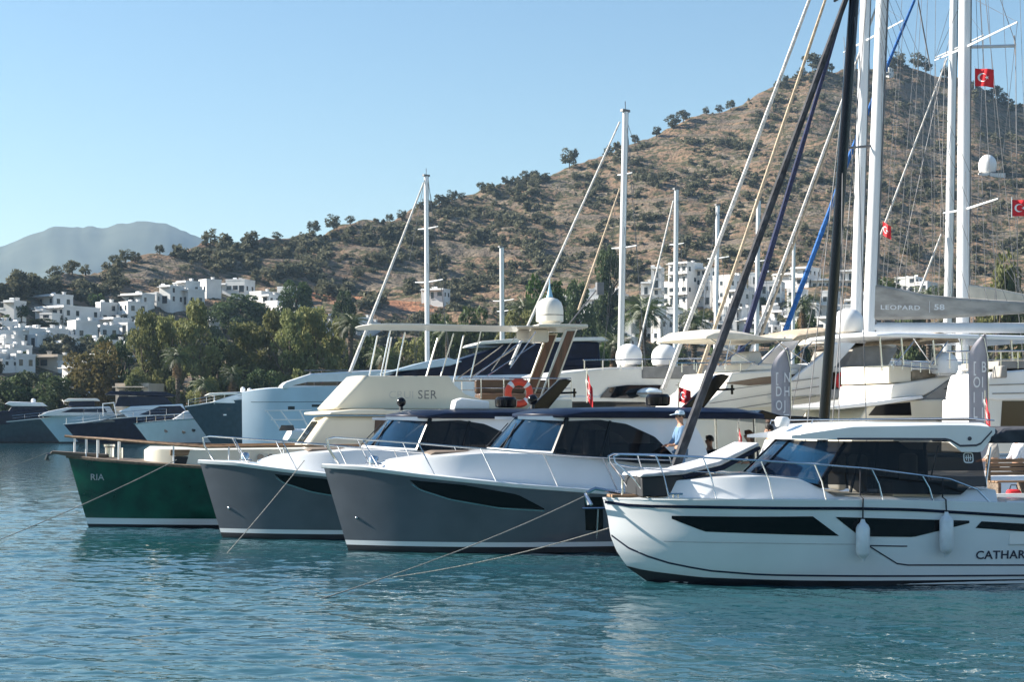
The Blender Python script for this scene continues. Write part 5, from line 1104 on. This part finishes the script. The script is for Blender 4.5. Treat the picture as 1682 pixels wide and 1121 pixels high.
MB().tube([f6.P3(1592,77,0),f6.P3(1668,75,0)],.07,6).build('crosstree','alu',t6); MB().tube([f6.P3(1668,90,0),f6.P3(1666,58,0)],.03,6).build('antenna','cable',t6)
q=f6.poly([(1590,492),(1590,467),(1630,472),(1690,484),(1760,490),(1760,505),(1690,500)],-.25); MB().prism(q,-.25,.25).build('boom_cover','canvas',t6,bevel=.1); MB().tube([f6.P3(1592,496,0),f6.P3(1770,506,0)],.12,10).build('boom','alu',t6)
rw=random.Random(3)
for k in range(5):
    a=1448+k*20+rw.uniform(-4,4); MB().tube([f5.P3(a,520,rw.uniform(-.8,.8)),f5.P3(a-rw.uniform(-18,14)+ (1566-a)*.25,-8,0)],.012,4).build('halyard','cable',t5)
for k in range(6):
    a=1600+k*18+rw.uniform(-4,4); MB().tube([f6.P3(a,470+rw.uniform(0,60),rw.uniform(-1,1)),f6.P3(a-(a-1585)*rw.uniform(.1,.6),-8,0)],.011,4).build('halyard','cable',t6)
# ---- national flags
def fl(label,px,py,Y,w,h,ang=0,droop=0,pole=None):
    p=P(px,py,Y); s=Y/F; flag(label,p,w*s,h*s,R(ang),droop=droop,pole=[(0,0,.1),(0,0,-pole*s)] if pole else None)
fl('red flag with white crescent and star flying against the sky above the hilltop',1601,112,68,32,29,-8,.12,34); fl('red flag with white crescent and star cut by the right edge',1662,328,68,30,27,0,.05,30)
fl('small red flag hanging from a rigging line beside the catamaran mast',1450,364,62,16,22,-40,.5); fl('red flag with white crescent above the roof of the nearer grey cruiser',1115,636,38.6,22,24,-25,.35,36)
fl('red flag drooping behind the black fin of the second grey cruiser',964,612,43,16,36,-50,.9,50); fl('red flag hanging limp beside the right hand feather banner',1618,648,45,14,34,-60,1.2,60); fl('small red flag hanging limp in the cockpit of the nearer grey cruiser',1213,700,40.5,9,22,-50,1.0,50)
# ---- feather banners on the quay
def banner(label,px,top,bot,w,Y,left,right):
    s=Y/F; x,_,z=P(px,bot,Y); H=(bot-top)*s; W2=w*s; t=thing('feather_banner',label,'banner',(x,Y,.55),R(4),'grey feather banners on the quay'); z0=z-.55
    MB().tube([(W2*.5,0,0),(W2*.5,0,z0+H*.6),(W2*.47,0,z0+H*.85),(W2*.3,0,z0+H*.97),(0,0,z0+H)],.02).build('pole','steel',t); m=MB(); m.lathe([(.25,0),(.25,.05),(.04,.1),(.04,.3)],(W2*.5,0,0)); m.build('base','rubber',t)
    rows=[]
    for i in range(25):
        v=i/24; zz=z0+H*v; xr=W2*.5 if v<.7 else W2*(.5-.5*max(0,(v-.7)/.3)**3*.25); xl=-W2*.5 if v<.82 else -W2*.5+W2*.78*((v-.82)/.18)**2.2
        rows.append([(xl+(xr-xl)*j/6,.03*math.sin(j*1.3+v*9),zz) for j in range(7)])
    MB().rows(rows).build('banner_cloth',mat('grey banner cloth',(.4,.385,.42),.8,var=.06),t)
    for col,xx in ((left,-.3),(right,.12)):
        for k,ch in enumerate(col):
            zb=z0+H*.81-k*H*.1; text(ch,H*.1,lambda a,b:(W2*xx+a,-.045,zb+b-H*.06),'banner_lettering','ltext',t,bold=.004,sx=.62)
banner('grey feather banner with stacked white letters behind the nearer grey cruiser',1283,571,800,33,46,'[DOI','NHJT'); banner('grey feather banner with stacked white letters at the right behind the white cruiser roof',1607,549,800,33,46,'[OIL','BIII')
# ---- people
def person(label,px,ptop,Y,zfoot,yaw,top='dark',bottom='denim',sit=False,hair='hair',long=False,cap=None,arm=.1,bend=0):
    x,_,ztop=P(px,ptop,Y); Hs=(ztop-zfoot)/(1.33 if sit else 1.74); s=max(.9,min(1.08,Hs)); t=thing('person',label,'person',(x,Y,zfoot),R(yaw))
    V=[];E_=[];RR=[]
    def v(p,r,par=None):
        V.append(Vector(p)*s); RR.append(r*s); 
        if par is not None: E_.append((par,len(V)-1))
        return len(V)-1
    hip=.47 if sit else .93; b=bend
    pel=v((0,0,hip),.135); wa=v((.1*b,0,hip+.2),.125,pel); ch=v((.25*b,0,hip+.42),.15,wa); nk=v((.33*b,0,hip+.58),.058,ch); hd0=v((.36*b+.015,0,hip+.66),.07,nk); hd1=v((.38*b+.02,0,hip+.73),.092,hd0); hd2=v((.38*b,0,hip+.79),.08,hd1); v((.38*b+.115,0,hip+.70),.014,hd1)
    legs=[];arms=[]
    for q in (-1,1):
        th=v((.02,q*.09,hip-.04),.1,pel)
        if sit: kn=v((.45,q*.12,hip+.02),.062,th); an=v((.43,q*.12,.1),.042,kn)
        else: kn=v((.02,q*.1,.48),.062,th); an=v((-.01,q*.11,.09),.042,kn)
        ft=v((V[an].x/s+.16,q*.13,.04),.036,an); legs.append((th,kn,an,ft))
        sh=v((.25*b,q*.185,hip+.48),.066,ch); el=v((.25*b+.06+arm*.3,q*.25,hip+.22),.042,sh); wr=v((.25*b+.1+arm,q*.2,hip+.1+arm*.3),.03,el); pm=v((.25*b+.17+arm,q*.19,hip+.09+arm*.3),.034,wr); arms.append((sh,el,wr))
        for j in range(4): c1=v((.25*b+.225+arm,q*(.165+.018*j),hip+.085+arm*.3),.0095,pm); v((.25*b+.27+arm-.008*abs(j-1.5),q*(.165+.018*j),hip+.06+arm*.3),.008,c1)
        c1=v((.25*b+.19+arm,q*.15,hip+.11+arm*.3),.011,pm); v((.25*b+.22+arm,q*.135,hip+.1+arm*.3),.009,c1)
    def skin(name,m,vs,es,rr,par,root=0):
        me=bpy.data.meshes.new(name); me.from_pydata([tuple(p) for p in vs],es,[]); o=bpy.data.objects.new(name,me); C.objects.link(o); o.parent=par; me.materials.append(M[m])
        sk=o.modifiers.new('skin','SKIN'); sk.use_smooth_shade=True
        for i,r in enumerate(rr): me.skin_vertices[0].data[i].radius=(r,r)
        me.skin_vertices[0].data[root].use_root=True; o.modifiers.new('sub','SUBSURF').levels=1; o.modifiers['sub'].render_levels=1; return o
    skin('body','skin',V,E_,RR,t)
    k=[V[pel],V[wa],V[ch],V[nk]*.5+V[ch]*.5]; es=[(0,1),(1,2),(2,3)]; rr=[.15*s,.142*s,.168*s,.085*s]
    for sh,el,wr in arms:
        n=len(k); k+=[V[sh],V[el],V[wr].lerp(V[el],.15)]; es+=[(2,n),(n,n+1),(n+1,n+2)]; rr+=[.082*s,.056*s,.045*s]
    skin('shirt',top,k,es,rr,t)
    k=[V[pel]+Vector((0,0,.06))]; es=[]; rr=[.15*s]
    for th,kn,an,ft in legs: n=len(k); k+=[V[th],V[kn],V[an]]; es+=[(0,n),(n,n+1),(n+1,n+2)]; rr+=[.115*s,.078*s,.062*s]
    skin('trousers',bottom,k,es,rr,t)
    m=MB()
    for th,kn,an,ft in legs: p=V[an]; m.prism([(p.x-.06,0),(p.x+.2,0),(p.x+.19,.05),(p.x+.05,.1),(p.x-.06,.1)],p.y-.045,p.y+.045)
    m.build('shoes','dark',t,bevel=.02)
    h=V[hd1]; m=MB(); rows=[]
    for i in range(9):
        a=math.pi*.62*i/8; rows.append([(h.x-.012+.108*s*math.sin(a)*math.cos(q)*(1 if math.cos(q)<.3 or a<.9 else .86),h.y+.1*s*math.sin(a)*math.sin(q),h.z+.03+.115*s*math.cos(a)+(.06 if math.cos(q)>.4 and a>1.2 else 0)) for q in [2*math.pi*j/16 for j in range(16)]])
    m.rows(rows,True); m.build('hair',hair,t)
    if long: m=MB(); m.tube([h+Vector((-.05,0,.06)),h+Vector((-.11,0,-.1)),h+Vector((-.12,0,-.28)),h+Vector((-.1,0,-.42))],[.09,.1,.09,.03],10); m.build('long_hair',hair,t)
    if cap: m=MB(); m.lathe([(.106*s,.0),(.106*s,.04),(.08*s,.085),(.01,.1)],(h.x-.005,h.y,h.z+.045),16); m.prism([(h.x+.08,h.z+.05),(h.x+.2,h.z+.035),(h.x+.2,h.z+.045),(h.x+.08,h.z+.075)],h.y-.08,h.y+.08); m.build('cap',cap,t)
    m=MB()
    for q in (-1,1): m.ball((h.x+.083*s,h.y+q*.033,h.z+.005),.011,8)
    m.build('eyes','dark',t); m=MB()
    for q in (-1,1): m.ball((h.x-.01,h.y+q*.095*s,h.z),.022,8)
    m.build('ears','skin',t)
    return t
person('person in light blue shirt and cap standing by the dark furled sail',1118,679,36.2,1.22,190,'denim','denim',cap='pale')
person('person with dark hair and dark top sitting in the cockpit of the nearer grey cruiser',1166,716,39.3,1.15,200,'dark','shirt',sit=True)
person('person with long brown hair and dark top bending forward in the cockpit',1242,711,38.6,.82,200,'dark','tcanvas' if False else 'denim',hair='bhair',long=True,bend=.5)
person('person in a white shirt standing behind the long haired person',1264,702,40.2,.81,185,'shirt','dark')
person('person in a grey top standing near the slatted bench at the right edge',1632,706,36.0,.95,170,'gcanvas','dark'); person('person in a white top at the right edge behind the slatted bench',1672,708,36.6,.95,180,'shirt','dark')
# ---- slatted bench and red bag on the black masted yacht's deck
p=P(1630,800,33.2); t=thing('slatted_bench','varnished wooden slatted bench at the right edge behind the white cruiser','bench',(p[0],33.2,1.17),R(12))
w=1.3; m=MB()
for k in range(3): m.box(0,w,-.2+k*.14,-.09+k*.14,.42,.45)
m.build('seat','teak',t,bevel=.005); m=MB()
for k in range(4): m.box(0,w,.25,.28,.55+k*.085,.62+k*.085)
m.build('backrest','teak',t,bevel=.005)
for x in (.02,w*.5,w-.08): MB().box(x,x+.06,-.2,.24,0,.415).build('leg','dteak',t); 
for x in (.02,w-.08): MB().box(x,x+.06,.215,.249,.42,.95).build('back_post','dteak',t)
p=P(1665,806,32.6); t=thing('bag','red soft bag lying in front of the slatted bench','bag',(p[0],32.6,1.18)); MB().box(-.14,.14,-.1,.1,0,.3).build('bag_body','red',t,bevel=.07); MB().tube([(-.08,0,.29),(-.05,0,.38),(.05,0,.38),(.08,0,.29)],.012).build('handle','dark',t)
# ---- haze: the sea air between here and the mountain
hb=MB().box(-3600,3600,-80,5200,-12,530); hm=bpy.data.materials.new('sea haze'); hm.use_nodes=True; hn=hm.node_tree; hn.nodes.remove(hn.nodes['Principled BSDF'])
pv=hn.nodes.new('ShaderNodeVolumePrincipled'); pv.inputs['Color'].default_value=(.5,.73,1,1); pv.inputs['Density'].default_value=.000085; pv.inputs['Anisotropy'].default_value=.2
hn.links.new(pv.outputs[0],hn.nodes['Material Output'].inputs['Volume']); ho=hb.build('haze',hm,None,smooth=False); tag(ho,kind='stuff'); ho.display_type='WIRE'
bpy.context.view_layer.update()
